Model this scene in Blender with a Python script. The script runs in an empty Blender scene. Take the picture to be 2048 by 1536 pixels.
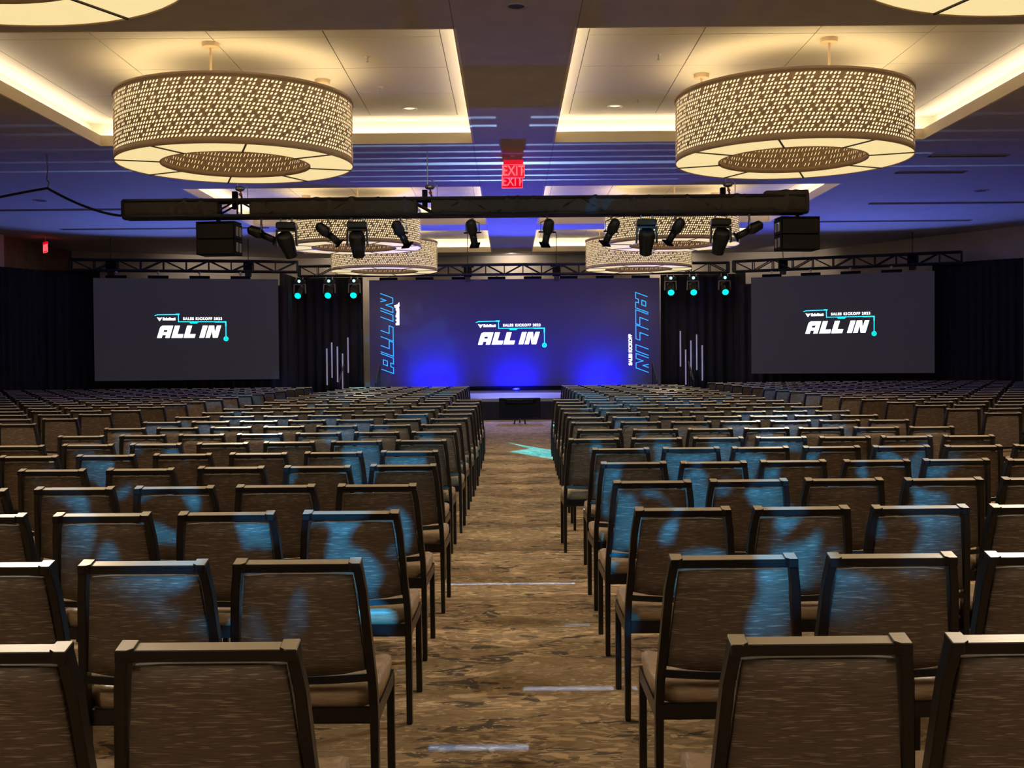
import bpy, bmesh, math, random
from mathutils import Vector, Matrix
random.seed(7)
sc = bpy.context.scene
COL = sc.collection
R = math.radians
PI = math.pi

# ------------------------------------------------------------------ camera
F = 2250.0                      # focal length in pixels of the 2048 px wide frame
H = 1.51                        # eye height
CEIL = 5.24                     # soffit height
cd = bpy.data.cameras.new('camera')
cd.sensor_width = 36.0
cd.lens = 36.0 * F / 2048.0
cd.clip_end = 200
cam = bpy.data.objects.new('camera', cd)
COL.objects.link(cam)
cam.matrix_world = (Matrix.Translation((0, 0, H)) @ Matrix.Rotation(R(-0.10), 4, 'Z')
                    @ Matrix.Rotation(R(90 - 1.17), 4, 'X') @ Matrix.Rotation(R(-0.5), 4, 'Z'))
sc.camera = cam
sc.view_settings.view_transform = 'Standard'
sc.view_settings.look = 'None'
sc.view_settings.gamma = 1.0
sc.view_settings.use_curve_mapping = False
sc.view_settings.exposure = 0.0
sc.cycles.max_bounces = 5
sc.cycles.diffuse_bounces = 3
sc.cycles.glossy_bounces = 2
sc.cycles.transmission_bounces = 2
sc.cycles.use_denoising = True
sc.cycles.sample_clamp_indirect = 4.0
sc.cycles.caustics_reflective = False
sc.cycles.caustics_refractive = False

w = bpy.data.worlds.new('world')
sc.world = w
w.use_nodes = True
w.node_tree.nodes['Background'].inputs[0].default_value = (0.01, 0.01, 0.012, 1)
w.node_tree.nodes['Background'].inputs[1].default_value = 0.2

# light levels in one place
COVE = 16.0          # cove strip radiance
COVE_FAR = 10.0
DRUM_PANEL = 0.88    # glowing underside panels of the drum lamps
DRUM_FILL_W = 420.0       # unseen fill lamp added under each drum
DRUM_LINING = 1.25    # lamp lining behind the pierced metal
DRUM_UP = 2.2        # bulbs inside the drum


def srgb(r, g, b):
    f = lambda c: (c / 255 / 12.92) if c / 255 <= 0.04045 else ((c / 255 + 0.055) / 1.055) ** 2.4
    return (f(r), f(g), f(b))


def spot(name, loc, target, energy, color, angle, blend=0.3, radius=0.05):
    l = bpy.data.lights.new(name, 'SPOT')
    l.energy = energy
    l.color = color
    l.spot_size = R(angle)
    l.spot_blend = blend
    l.shadow_soft_size = radius
    o = bpy.data.objects.new(name, l)
    COL.objects.link(o)
    o.location = loc
    d = Vector(target) - Vector(loc)
    o.rotation_euler = d.to_track_quat('-Z', 'Y').to_euler()
    return o


def light_nodes(o):
    """returns node tree, links, emission node and a separate-xyz of the beam direction"""
    l = o.data
    l.use_nodes = True
    nt = l.node_tree
    em = [n for n in nt.nodes if n.type == 'EMISSION'][0]
    tc = nt.nodes.new('ShaderNodeTexCoord')
    sp = nt.nodes.new('ShaderNodeSeparateXYZ')
    nt.links.new(tc.outputs['Normal'], sp.inputs[0])

    def m(op, a, b=None, c=None):
        n = nt.nodes.new('ShaderNodeMath')
        n.operation = op
        for i, v in enumerate((a, b, c)):
            if v is None:
                continue
            if hasattr(v, 'links') or hasattr(v, 'is_linked'):
                nt.links.new(v, n.inputs[i])
            else:
                n.inputs[i].default_value = v
        return n.outputs[0]
    az = m('ABSOLUTE', sp.outputs[2])
    u = m('DIVIDE', sp.outputs[0], az)
    v = m('DIVIDE', sp.outputs[1], az)
    return nt, em, tc, u, v, m


# ---- cyan breakup patterns thrown on the chair backs by effect lights behind the camera
def gobo(name, loc, target, energy, angle, scale, thr, seed, color=(0.015, 0.42, 1.0), gap_u=0.0):
    o = spot(name, loc, target, energy, color, angle, 0.25, 0.02)
    nt, em, tc, u, v, m = light_nodes(o)
    cmb = nt.nodes.new('ShaderNodeCombineXYZ')
    nt.links.new(u, cmb.inputs[0])
    nt.links.new(v, cmb.inputs[1])
    cmb.inputs[2].default_value = seed
    nz = nt.nodes.new('ShaderNodeTexNoise')
    nz.inputs['Scale'].default_value = scale
    nz.inputs['Detail'].default_value = 1.2
    nz.inputs['Distortion'].default_value = 0.9
    nt.links.new(cmb.outputs[0], nz.inputs['Vector'])
    ss = nt.nodes.new('ShaderNodeMapRange')
    ss.inputs['From Min'].default_value = thr
    ss.inputs['From Max'].default_value = thr + 0.035
    nt.links.new(nz.outputs[0], ss.inputs['Value'])
    gap = m('GREATER_THAN', m('ABSOLUTE', m('SUBTRACT', u, gap_u)), .042)
    nt.links.new(m('MULTIPLY', ss.outputs[0], gap), em.inputs['Strength'])
    return o


gobo('effect_light', (0.0, -5.6, 4.95), (0.0, 11.5, 0.9), 12000, 27, 34.0, 0.535, 3.1)
spot('audience_wash_light', (0.0, -5.0, 4.95), (0.0, 22.0, 0.9), 2300, (0.10, 0.52, 0.72), 26, 0.9, 0.2)
gobo('effect_light', (-3.0, -2.0, 4.9), (-5.8, 14.5, 0.8), 8000, 15, 40.0, 0.50, 5.6, (0.03, 0.6, 1.0), 5)
gobo('effect_light', (3.0, -2.0, 4.9), (6.0, 12.2, 0.7), 5000, 9, 34.0, 0.54, 1.6, (0.03, 0.6, 1.0), 5)

gobo('effect_light', (4.6, 19.7, 3.9), (13.5, 34.2, 4.62), 900, 5, 60.0, 0.47, 2.2, (0.05, 0.5, 0.9), 5)

# ---- flat fans of pale blue light from the stage, skimming ceiling and aisle
def line_fan(x0, y0, z0, energy, rows, width=1.0):
    fan = spot('line_light', (x0, y0, z0), (x0, 0.0, z0), energy, (0.40, 0.62, 1.0), 66, 0.05, 0.004)
    nt, em, tc, u, v, m = light_nodes(fan)
    acc = None
    for D, z, wd, xa, xb in rows:
        t = (z - z0) / (y0 - D)
        c = m('MULTIPLY', m('COMPARE', v, t, wd * width), .55 if z else 5.5)
        if not z:
            uc, uh = -((xa + xb) / 2 - x0) / (y0 - D), (xb - xa) / 2 / (y0 - D)
            c = m('MULTIPLY', c, m('COMPARE', u, uc, uh))
        acc = c if acc is None else m('ADD', acc, c)
    cx = nt.nodes.new('ShaderNodeCombineXYZ')
    nt.links.new(u, cx.inputs[0])
    nt.links.new(m('MULTIPLY', v, 40.0), cx.inputs[1])
    nz = nt.nodes.new('ShaderNodeTexNoise')
    nz.inputs['Scale'].default_value = 3.0
    nt.links.new(cx.outputs[0], nz.inputs['Vector'])
    mr = nt.nodes.new('ShaderNodeMapRange')
    mr.inputs['From Min'].default_value = 0.42
    mr.inputs['From Max'].default_value = 0.6
    mr.inputs['To Min'].default_value = 0.4
    nt.links.new(nz.outputs[0], mr.inputs['Value'])
    nt.links.new(m('MULTIPLY', acc, mr.outputs[0]), em.inputs['Strength'])


top = [(17.3, CEIL, .00022, 0, 0), (17.9, CEIL, .00022, 0, 0), (19.5, CEIL, .00026, 0, 0), (20.1, CEIL, .00028, 0, 0), (20.7, CEIL, .00022, 0, 0),
       (21.3, CEIL, .0007, 0, 0), (22.0, CEIL, .0003, 0, 0), (22.7, CEIL, .0004, 0, 0), (23.3, CEIL, .0003, 0, 0)]
line_fan(0.05, 35.9, 4.1, 60000, [(4.37, 0, .00009, -.33, .06), (5.15, 0, .00008, .05, .75), (6.4, 0, .00006, .30, .9), (7.6, 0, .00005, -.6, .45)] + top)
line_fan(-9.4, 33.2, 4.62, 20000, [(17.6, CEIL, .00014, 0, 0), (18.3, CEIL, .00014, 0, 0), (19.6, CEIL, .00014, 0, 0), (20.8, CEIL, .0002, 0, 0), (21.8, CEIL, .00022, 0, 0)])
line_fan(9.8, 33.4, 4.62, 20000, [(17.3, CEIL, .00014, 0, 0), (18.6, CEIL, .00014, 0, 0), (19.4, CEIL, .00014, 0, 0), (20.6, CEIL, .0002, 0, 0), (22.0, CEIL, .00022, 0, 0)])

# ---- twin cyan spikes lying on the aisle carpet
sp_o = spot('aisle_effect_light', (0.35, 19.0, 4.0), (0.35, 19.0, 0.0), 1900, (0.0, 0.62, 1.0), 62, 0.02, 0.008)
sp_o.matrix_world = Matrix.Translation((0.35, 19.0, 4.0))      # straight down: u = x, v = y
nt, em, tc, u, v, m = light_nodes(sp_o)
X = m('MULTIPLY', u, 4.0)
Y = m('MULTIPLY', v, 4.0)


def line(x0, y0, k):
    return m('ADD', m('MULTIPLY', m('SUBTRACT', X, x0), k), y0)


up = m('LESS_THAN', Y, line(-.46, 2.05, -2.59))
w1 = m('MULTIPLY', up, m('GREATER_THAN', Y, line(-.46, 2.05, -3.9)))
w2 = m('MULTIPLY', m('MULTIPLY', up, m('LESS_THAN', Y, line(-.38, -.25, 1.6))), m('GREATER_THAN', Y, line(-.38, -.25, -2.3)))
acc = m('MULTIPLY', m('MAXIMUM', w1, w2), m('LESS_THAN', X, .40))
nt.links.new(acc, em.inputs['Strength'])
spot('aisle_pin_light', (0.1, 11.9, 5.15), (0.1, 11.9, 0), 45, (0.7, 0.65, 1.0), 2.4, 0.3, 0.005)

# ---- blue wash lights standing at the foot of the centre screen
for x in (-2.45, 0.2, 2.95):
    spot('stage_wash_light', (x, 35.9, 0.66), (x, 36.9, 1.2), 620, (0.004, 0.004, 1.0), 130, 0.9, 0.06)
    spot('stage_wash_light', (x, 35.9, 0.70), (x * 2.2, 30.0, 5.2), 3200 if x == 0.2 else 2000, (0.05, 0.07, 1.0), 62, 0.7, 0.08)
spot('stage_fill_light', (0.1, 20.6, 4.0), (0.1, 26.0, 0.0), 260, (0.72, 0.68, 1.0), 46, 0.9, 0.1)  # added fill, tints the carpet before the stage lavender
spot('stage_fill_light', (0.2, 34.5, 4.3), (0.2, 31.5, 0.55), 3200, (0.24, 0.28, 1.0), 78, 0.8, 0.1)  # added fill from above, turns the deck blue
spot('stage_wash_light', (-9.3, 31.4, 0.5), (-9.3, 29.3, 5.2), 700, (0.16, 0.26, 1.0), 96, 0.35, 0.1)
spot('stage_wash_light', (9.8, 31.4, 0.5), (9.8, 29.3, 5.2), 700, (0.16, 0.24, 1.0), 96, 0.35, 0.1)


for x in (-9.5, -5.5, 0.1, 5.6, 9.0):
    y = 38.9 - max(0, abs(x) - 6) * .55
    spot('wall_fill_light', (x, y, 5.2), (x * 1.04, y + 1.6, 4.2), 75, (1.0, .85, .70), 140, 0.8, 0.1)  # added unseen fill to brighten the upper far wall
for x, tx in ((-5.75, -5.2), (-4.95, -3.4), (5.15, 5.0), (5.88, 5.6), (6.9, 7.4)):
    spot('teal_beam_light', (x, 36.4, 3.75), (tx, 24.5, .9), 260, (0.0, 0.95, 0.80), 16, 0.6, 0.09)

# ------------------------------------------------------------------ materials
def mat(name, col, rough=0.6, metal=0.0, emit=None, estr=0.0, spec=0.5):
    mt = bpy.data.materials.new(name)
    mt.use_nodes = True
    b = mt.node_tree.nodes['Principled BSDF']
    b.inputs['Base Color'].default_value = (*col, 1)
    b.inputs['Roughness'].default_value = rough
    b.inputs['Metallic'].default_value = metal
    b.inputs['Specular IOR Level'].default_value = spec
    if emit:
        b.inputs['Emission Color'].default_value = (*emit, 1)
        b.inputs['Emission Strength'].default_value = estr
    return mt


def noise_col(mt, c1, c2, scale, stretch=(1, 1, 1), detail=3, lo=0.35, hi=0.65, coord='Object', bump=0.0, dist=0.0):
    nt = mt.node_tree
    b = nt.nodes['Principled BSDF']
    tc = nt.nodes.new('ShaderNodeTexCoord')
    mp = nt.nodes.new('ShaderNodeMapping')
    mp.inputs['Scale'].default_value = stretch
    nz = nt.nodes.new('ShaderNodeTexNoise')
    nz.inputs['Scale'].default_value = scale
    nz.inputs['Detail'].default_value = detail
    nz.inputs['Distortion'].default_value = dist
    cr = nt.nodes.new('ShaderNodeValToRGB')
    cr.color_ramp.elements[0].position = lo
    cr.color_ramp.elements[0].color = (*c1, 1)
    cr.color_ramp.elements[1].position = hi
    cr.color_ramp.elements[1].color = (*c2, 1)
    nt.links.new(tc.outputs[coord], mp.inputs[0])
    nt.links.new(mp.outputs[0], nz.inputs['Vector'])
    nt.links.new(nz.outputs[0], cr.inputs[0])
    nt.links.new(cr.outputs[0], b.inputs['Base Color'])
    if bump:
        bp = nt.nodes.new('ShaderNodeBump')
        bp.inputs['Strength'].default_value = bump
        bp.inputs['Distance'].default_value = 0.005
        nt.links.new(nz.outputs[0], bp.inputs['Height'])
        nt.links.new(bp.outputs[0], b.inputs['Normal'])
    return mt


M = {}
M['soffit'] = noise_col(mat('soffit_paint', (.35, .33, .33), 0.75), (.41, .395, .42), (.45, .43, .46), 3)
M['panel'] = noise_col(mat('tray_panel', (.62, .56, .48), 0.85), (.60, .54, .46), (.66, .60, .51), 60, detail=5)
M['fascia'] = mat('fascia_paint', (.78, .68, .50), 0.7)
M['cove'] = mat('cove_paint', (.8, .74, .6), 0.8)
M['seam'] = mat('seam_shadow_gap', (.22, .19, .16), 0.9)
M['strip'] = mat('cove_led_strip', (.8, .8, .8), 0.5, emit=(1.0, 0.86, 0.65), estr=COVE)
M['wall'] = noise_col(mat('wall_vinyl', (.38, .31, .24), 0.7), (.60, .52, .43), (.66, .58, .49), 2)
M['wood_wall'] = noise_col(mat('brown_wood_wall', (.09, .04, .025), 0.35), (.10, .045, .028), (.15, .07, .045), 5, (1, 1, .15))
M['drape'] = noise_col(mat('black_drape', (.012, .012, .020), 0.85), (.006, .006, .012), (.012, .012, .022), 8, (1, 1, .2))
M['cloth'] = noise_col(mat('black_truss_cloth', (.012, .011, .010), 0.95, spec=.05), (.075, .069, .065), (.09, .083, .078), 30)
M['truss'] = mat('black_truss', (.014, .014, .020), 0.45, 0.2)
M['blackbox'] = mat('black_enclosure', (.005, .005, .007), 0.7, spec=.12)
M['grille'] = mat('speaker_grille', (.006, .006, .007), 0.7)
M['steel'] = mat('steel', (.5, .5, .52), 0.35, 0.9)
M['fixture'] = mat('black_fixture', (.018, .018, .020), 0.35)
M['fixgrey'] = mat('grey_fixture_yoke', (.30, .27, .25), 0.4)
M['teal'] = mat('teal_lens', (0, .3, .3), 0.2, emit=(0.0, 0.93, 0.75), estr=3.0)
M['paleteal'] = mat('pale_teal_lens', (0, .3, .3), 0.2, emit=(0.35, 1.0, 0.95), estr=2.0)
M['drum_metal'] = mat('pierced_drum_metal', (.50, .37, .26), 0.5, 0.0)
M['drum_rim'] = mat('drum_rim', (.50, .37, .26), 0.5)
M['lining'] = mat('drum_lining', (.9, .8, .6), 0.6, emit=(1.0, 0.87, 0.50), estr=DRUM_LINING)
M['diffuser'] = noise_col(mat('drum_diffuser', (.55, .48, .34), 0.5, emit=(1.0, 0.80, 0.39), estr=DRUM_PANEL), (.5, .44, .3), (.6, .52, .36), 2)
M['divider'] = mat('drum_divider', (.03, .02, .015), 0.5)
M['bulb'] = mat('drum_uplight', (.9, .8, .6), 0.6, emit=(1.0, 0.80, 0.50), estr=DRUM_UP)
M['canopy'] = mat('rod_canopy', (.62, .46, .30), 0.5)
M['frame'] = mat('chair_frame', (.006, .0045, .0045), 0.30, 0.0, spec=0.45)
M['rail_sheen'] = mat('chair_rail_sheen', (.40, .33, .245), 0.3, 0.0)  # ceiling reflection on the dark rails, painted as a lighter tan
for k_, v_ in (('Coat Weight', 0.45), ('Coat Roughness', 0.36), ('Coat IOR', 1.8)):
    M['rail_sheen'].node_tree.nodes['Principled BSDF'].inputs[k_].default_value = v_
M['red'] = mat('exit_red', (.3, 0, .02), 0.3, emit=(1.0, 0.0, 0.02), estr=0.75)
M['redhot'] = mat('exit_letters', (.3, 0, .02), 0.3, emit=(1.0, 0.12, 0.14), estr=1.6)
M['stage'] = mat('stage_deck', (.30, .29, .33), 0.25)
M['skirt'] = noise_col(mat('stage_skirt', (.01, .011, .02), 0.8), (.008, .009, .016), (.015, .017, .03), 10, (1, 1, .2))
M['screen_side'] = mat('side_led_wall', (.022, .020, .023), 0.55, emit=(0.30, 0.27, 0.38), estr=0.05)
M['screen_mid'] = mat('centre_led_wall', (.040, .032, .085), 0.6, emit=(0.30, 0.24, 0.60), estr=0.035)
M['lwhite'] = mat('logo_white', (.8, .8, .8), 0.5, emit=(1, 1, 1), estr=2.5)
M['lcyan'] = mat('logo_cyan', (0, .3, .5), 0.5, emit=(0.02, 0.72, 1.0), estr=1.6)
M['lteal'] = mat('logo_teal', (0, .3, .5), 0.5, emit=(0.0, 0.95, 0.85), estr=1.3)
M['lblue'] = mat('logo_blue', (0, .2, .5), 0.5, emit=(0.03, 0.42, 1.0), estr=1.3)
M['tube'] = mat('frosted_tube', (.42, .38, .52), 0.4, emit=(0.5, 0.45, 0.75), estr=0.28)
M['cable'] = mat('black_cable', (.01, .01, .012), 0.6)
M['vent'] = mat('dark_vent', (.03, .02, .03), 0.7)
M['white'] = mat('white_plastic', (.7, .65, .55), 0.5)
M['monitor'] = mat('monitor_shell', (.008, .007, .008), 0.6, spec=.15)
M['orange'] = mat('orange_hook', (.7, .12, .03), 0.5)

# carpet: organic strokes of tan on olive brown
mt = mat('carpet', (.2, .15, .1), 0.95, spec=0.1)
nt = mt.node_tree
b = nt.nodes['Principled BSDF']
tc = nt.nodes.new('ShaderNodeTexCoord')


def nznode(scale, stretch, detail, dist, loc=(0, 0, 0), rot=0):
    mp = nt.nodes.new('ShaderNodeMapping')
    mp.inputs['Scale'].default_value = stretch
    mp.inputs['Location'].default_value = loc
    mp.inputs['Rotation'].default_value = (0, 0, rot)
    nt.links.new(tc.outputs['Object'], mp.inputs[0])
    n = nt.nodes.new('ShaderNodeTexNoise')
    n.inputs['Scale'].default_value = scale
    n.inputs['Detail'].default_value = detail
    n.inputs['Distortion'].default_value = dist
    nt.links.new(mp.outputs[0], n.inputs['Vector'])
    return n.outputs[0]


def ramp(inp, stops, interp='LINEAR'):
    c = nt.nodes.new('ShaderNodeValToRGB')
    c.color_ramp.interpolation = interp
    els = c.color_ramp.elements
    els[0].position, els[0].color = stops[0][0], (*stops[0][1], 1)
    els[1].position, els[1].color = stops[-1][0], (*stops[-1][1], 1)
    for p, cc in stops[1:-1]:
        e = els.new(p)
        e.color = (*cc, 1)
    nt.links.new(inp, c.inputs[0])
    return c.outputs[0]


def mix(fac, a, bb, mode='MIX'):
    n = nt.nodes.new('ShaderNodeMix')
    n.data_type = 'RGBA'
    n.blend_type = mode
    for s, i in ((fac, 0), (a, 6), (bb, 7)):
        if hasattr(s, 'is_linked'):
            nt.links.new(s, n.inputs[i])
        elif isinstance(s, float):
            n.inputs[i].default_value = s
        else:
            n.inputs[i].default_value = (*s, 1)
    return n.outputs[2]


k0, k1 = (0, 0, 0), (1, 1, 1)
base = ramp(nznode(1.3, (1, 1, 1), 4, 0.4), [(.35, (.21, .150, .098)), (.5, (.34, .235, .15)), (.62, (.27, .21, .125))])
fine = ramp(nznode(16, (1, 1.8, 1), 4, 0.8, (3, 2, 0)), [(.40, k0), (.56, k1)])
c1 = mix(fine, base, (.40, .29, .175))
st1 = ramp(nznode(5.0, (.7, 1.6, 1), 2.5, 2.2, (0, 5, 0), 0.25), [(.585, k0), (.60, k1)])
c2 = mix(st1, c1, (.66, .48, .29))
st2 = ramp(nznode(4.2, (.7, 1.5, 1), 2.5, 1.6, (9, 1, 0), -0.2), [(.60, k0), (.62, k1)])
c3 = mix(st2, c2, (.13, .105, .085))
st3 = ramp(nznode(9, (.8, 2.0, 1), 2, 2.5, (2, 7, 0), 0.5), [(.60, k0), (.63, k1)])
c4 = mix(st3, c3, (.58, .44, .29))
nt.links.new(c4, b.inputs['Base Color'])
bp = nt.nodes.new('ShaderNodeBump')
bp.inputs['Strength'].default_value = 0.5
bp.inputs['Distance'].default_value = 0.004
nt.links.new(nznode(180, (1, 1, 1), 2, 0), bp.inputs['Height'])
nt.links.new(bp.outputs[0], b.inputs['Normal'])
M['carpet'] = mt


def strie(name, c_dark, c_mid, c_light, rough=0.6):
    """woven cloth with short level light threads"""
    global nt, tc
    m_ = mat(name, c_mid, rough, spec=0.35)
    nt = m_.node_tree
    bb = nt.nodes['Principled BSDF']
    tc = nt.nodes.new('ShaderNodeTexCoord')
    a = ramp(nznode(1.0, (24, 24, 420), 2, 0), [(.40, c_dark), (.55, c_mid)])
    s = ramp(nznode(1.0, (16, 16, 330), 1, 0, (4, 4, 4)), [(.60, k0), (.68, k1)])
    nt.links.new(mix(s, a, c_light), bb.inputs['Base Color'])
    return m_


M['fabric'] = strie('chair_back_cloth', (.098, .070, .052), (.135, .098, .073), (.30, .235, .18))
M['seat'] = strie('chair_seat_cloth', (.33, .24, .155), (.42, .30, .20), (.52, .40, .27), 0.38)


# ------------------------------------------------------------------ mesh helpers
class MB:
    def __init__(s):
        s.v, s.f, s.m = [], [], []
        s.mi = 0

    def add(s, vs, fs):
        o = len(s.v)
        s.v += [tuple(p) for p in vs]
        s.f += [tuple(i + o for i in f) for f in fs]
        s.m += [s.mi] * len(fs)
        return s

    def box(s, x0, x1, y0, y1, z0, z1):
        vs = [(x, y, z) for z in (z0, z1) for y in (y0, y1) for x in (x0, x1)]
        return s.add(vs, [(0, 2, 3, 1), (4, 5, 7, 6), (0, 1, 5, 4), (2, 6, 7, 3), (0, 4, 6, 2), (1, 3, 7, 5)])

    def beam(s, a, b, wx, wy, ref=(0, 0, 1)):
        """rectangular bar from a to b"""
        a, b = Vector(a), Vector(b)
        d = (b - a).normalized()
        r_ = Vector(ref)
        if abs(d.dot(r_)) > 0.98:
            r_ = Vector((0, 1, 0))
        sx = d.cross(r_).normalized()
        sy = sx.cross(d).normalized()
        vs = [p + sx * i * wx / 2 + sy * j * wy / 2 for p in (a, b) for i, j in ((-1, -1), (1, -1), (1, 1), (-1, 1))]
        return s.add(vs, [(3, 2, 1, 0), (4, 5, 6, 7), (0, 1, 5, 4), (1, 2, 6, 5), (2, 3, 7, 6), (3, 0, 4, 7)])

    def tube(s, pts, rad, n=8, cap=True):
        pts = [Vector(p) for p in pts]
        rings = []
        for i, p in enumerate(pts):
            a = pts[max(i - 1, 0)]
            b_ = pts[min(i + 1, len(pts) - 1)]
            d = (b_ - a).normalized()
            r_ = Vector((0, 0, 1)) if abs(d.z) < 0.95 else Vector((0, 1, 0))
            sx = d.cross(r_).normalized()
            sy = sx.cross(d).normalized()
            rr = rad[i] if isinstance(rad, (list, tuple)) else rad
            rings.append([p + (sx * math.cos(t) + sy * math.sin(t)) * rr for t in [2 * PI * k / n for k in range(n)]])
        vs = [q for r_ in rings for q in r_]
        fs = []
        for i in range(len(rings) - 1):
            for k in range(n):
                a, b_ = i * n + k, i * n + (k + 1) % n
                fs.append((a, b_, b_ + n, a + n))
        if cap:
            fs.append(tuple(range(n))[::-1])
            fs.append(tuple(range((len(rings) - 1) * n, len(rings) * n)))
        return s.add(vs, fs)

    def lathe(s, prof, n=24, c=(0, 0, 0), closed=False):
        vs, fs = [], []
        for (r_, z) in prof:
            for k in range(n):
                t = 2 * PI * k / n
                vs.append((c[0] + r_ * math.cos(t), c[1] + r_ * math.sin(t), c[2] + z))
        L = len(prof)
        for i in range(L if closed else L - 1):
            j = (i + 1) % L
            for k in range(n):
                k2 = (k + 1) % n
                fs.append((i * n + k, i * n + k2, j * n + k2, j * n + k))
        return s.add(vs, fs)

    def poly(s, pts, th, axis='y'):
        """flat polygon (u,v) extruded th; u->x, v->z, front towards -y"""
        n = len(pts)
        vs = [(u, 0, v) for u, v in pts] + [(u, th, v) for u, v in pts]
        fs = [tuple(range(n)), tuple(range(2 * n - 1, n - 1, -1))]
        fs += [(i, i + n, (i + 1) % n + n, (i + 1) % n) for i in range(n)]
        return s.add(vs, fs)

    def mesh(s, name, mats, smooth=False):
        me = bpy.data.meshes.new(name)
        me.from_pydata(s.v, [], s.f)
        if not isinstance(mats, (list, tuple)):
            mats = [mats]
        for m_ in mats:
            me.materials.append(m_)
        if len(mats) > 1:
            me.polygons.foreach_set('material_index', s.m)
        if smooth:
            me.polygons.foreach_set('use_smooth', [True] * len(s.f))
        me.update()
        return me

    def build(s, name, mats, parent=None, smooth=False, loc=None):
        o = bpy.data.objects.new(name, s.mesh(name, mats, smooth))
        COL.objects.link(o)
        if parent:
            o.parent = parent
        if loc:
            o.location = loc
        return o


def fixn(o, bevel=0, seg=2, smooth=False, angle=30):
    bm = bmesh.new()
    bm.from_mesh(o.data)
    bmesh.ops.recalc_face_normals(bm, faces=bm.faces)
    if bevel:
        es = [e for e in bm.edges if len(e.link_faces) == 2 and e.calc_face_angle(0) > R(angle)]
        bmesh.ops.bevel(bm, geom=es, offset=bevel, segments=seg, profile=0.5, affect='EDGES')
    if smooth:
        for f in bm.faces:
            f.smooth = True
    bm.to_mesh(o.data)
    bm.free()
    return o


def tag(o, label=None, cat=None, group=None, kind=None):
    if label:
        o['label'] = label
    if cat:
        o['category'] = cat
    if group:
        o['group'] = group
    if kind:
        o['kind'] = kind
    return o


def empty(name, loc=(0, 0, 0), rz=0, parent=None):
    o = bpy.data.objects.new(name, None)
    o.empty_display_size = 0.1
    COL.objects.link(o)
    o.location = loc
    o.rotation_euler = (0, 0, rz)
    if parent:
        o.parent = parent
    return o


def thing(name, label, cat, loc=(0, 0, 0), rz=0, group=None):
    return tag(empty(name, loc, rz), label, cat, group)


def copy_tree(o, parent=None):
    c = o.copy()
    COL.objects.link(c)
    if parent:
        c.parent = parent
    for ch in [q for q in KIDS.get(o.name, [])]:
        copy_tree(ch, c)
    return c


KIDS = {}


def index_kids():
    KIDS.clear()
    for q in bpy.data.objects:
        if q.parent:
            KIDS.setdefault(q.parent.name, []).append(q)


def struct(o, label=None, cat=None):
    o['kind'] = 'structure'
    return tag(o, label, cat)


# ------------------------------------------------------------------ room shell
struct(MB().box(-16, 16, -9, 42, -0.12, 0).build('floor', M['carpet']), 'brown and tan patterned carpet covering the ballroom floor and aisle', 'floor')

XL0, XL1 = -6.95, -0.60
XR0, XR1 = 0.79, 7.10
trays_y = [(-4.2, 2.4), (4.4, 11.0), (12.7, 19.3), (24.1, 30.75), (32.1, 38.5)]
TCE = 5.67          # raised tray ceiling
RB = 0.26           # depth of the cove recess

cb = MB()
xs = [-16, XL0, XL1, XR0, XR1, 16]
ys = [-9]
for a, c in trays_y:
    ys += [a, c]
ys += [42]
for i in range(5):
    for j in range(len(ys) - 1):
        if i in (1, 3) and j % 2 == 1:
            continue
        cb.box(xs[i], xs[i + 1], ys[j], ys[j + 1], CEIL, CEIL + 0.06)
ceiling = struct(cb.build('ceiling', M['soffit']), 'dark grey flat ceiling around the glowing raised trays', 'ceiling')


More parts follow.
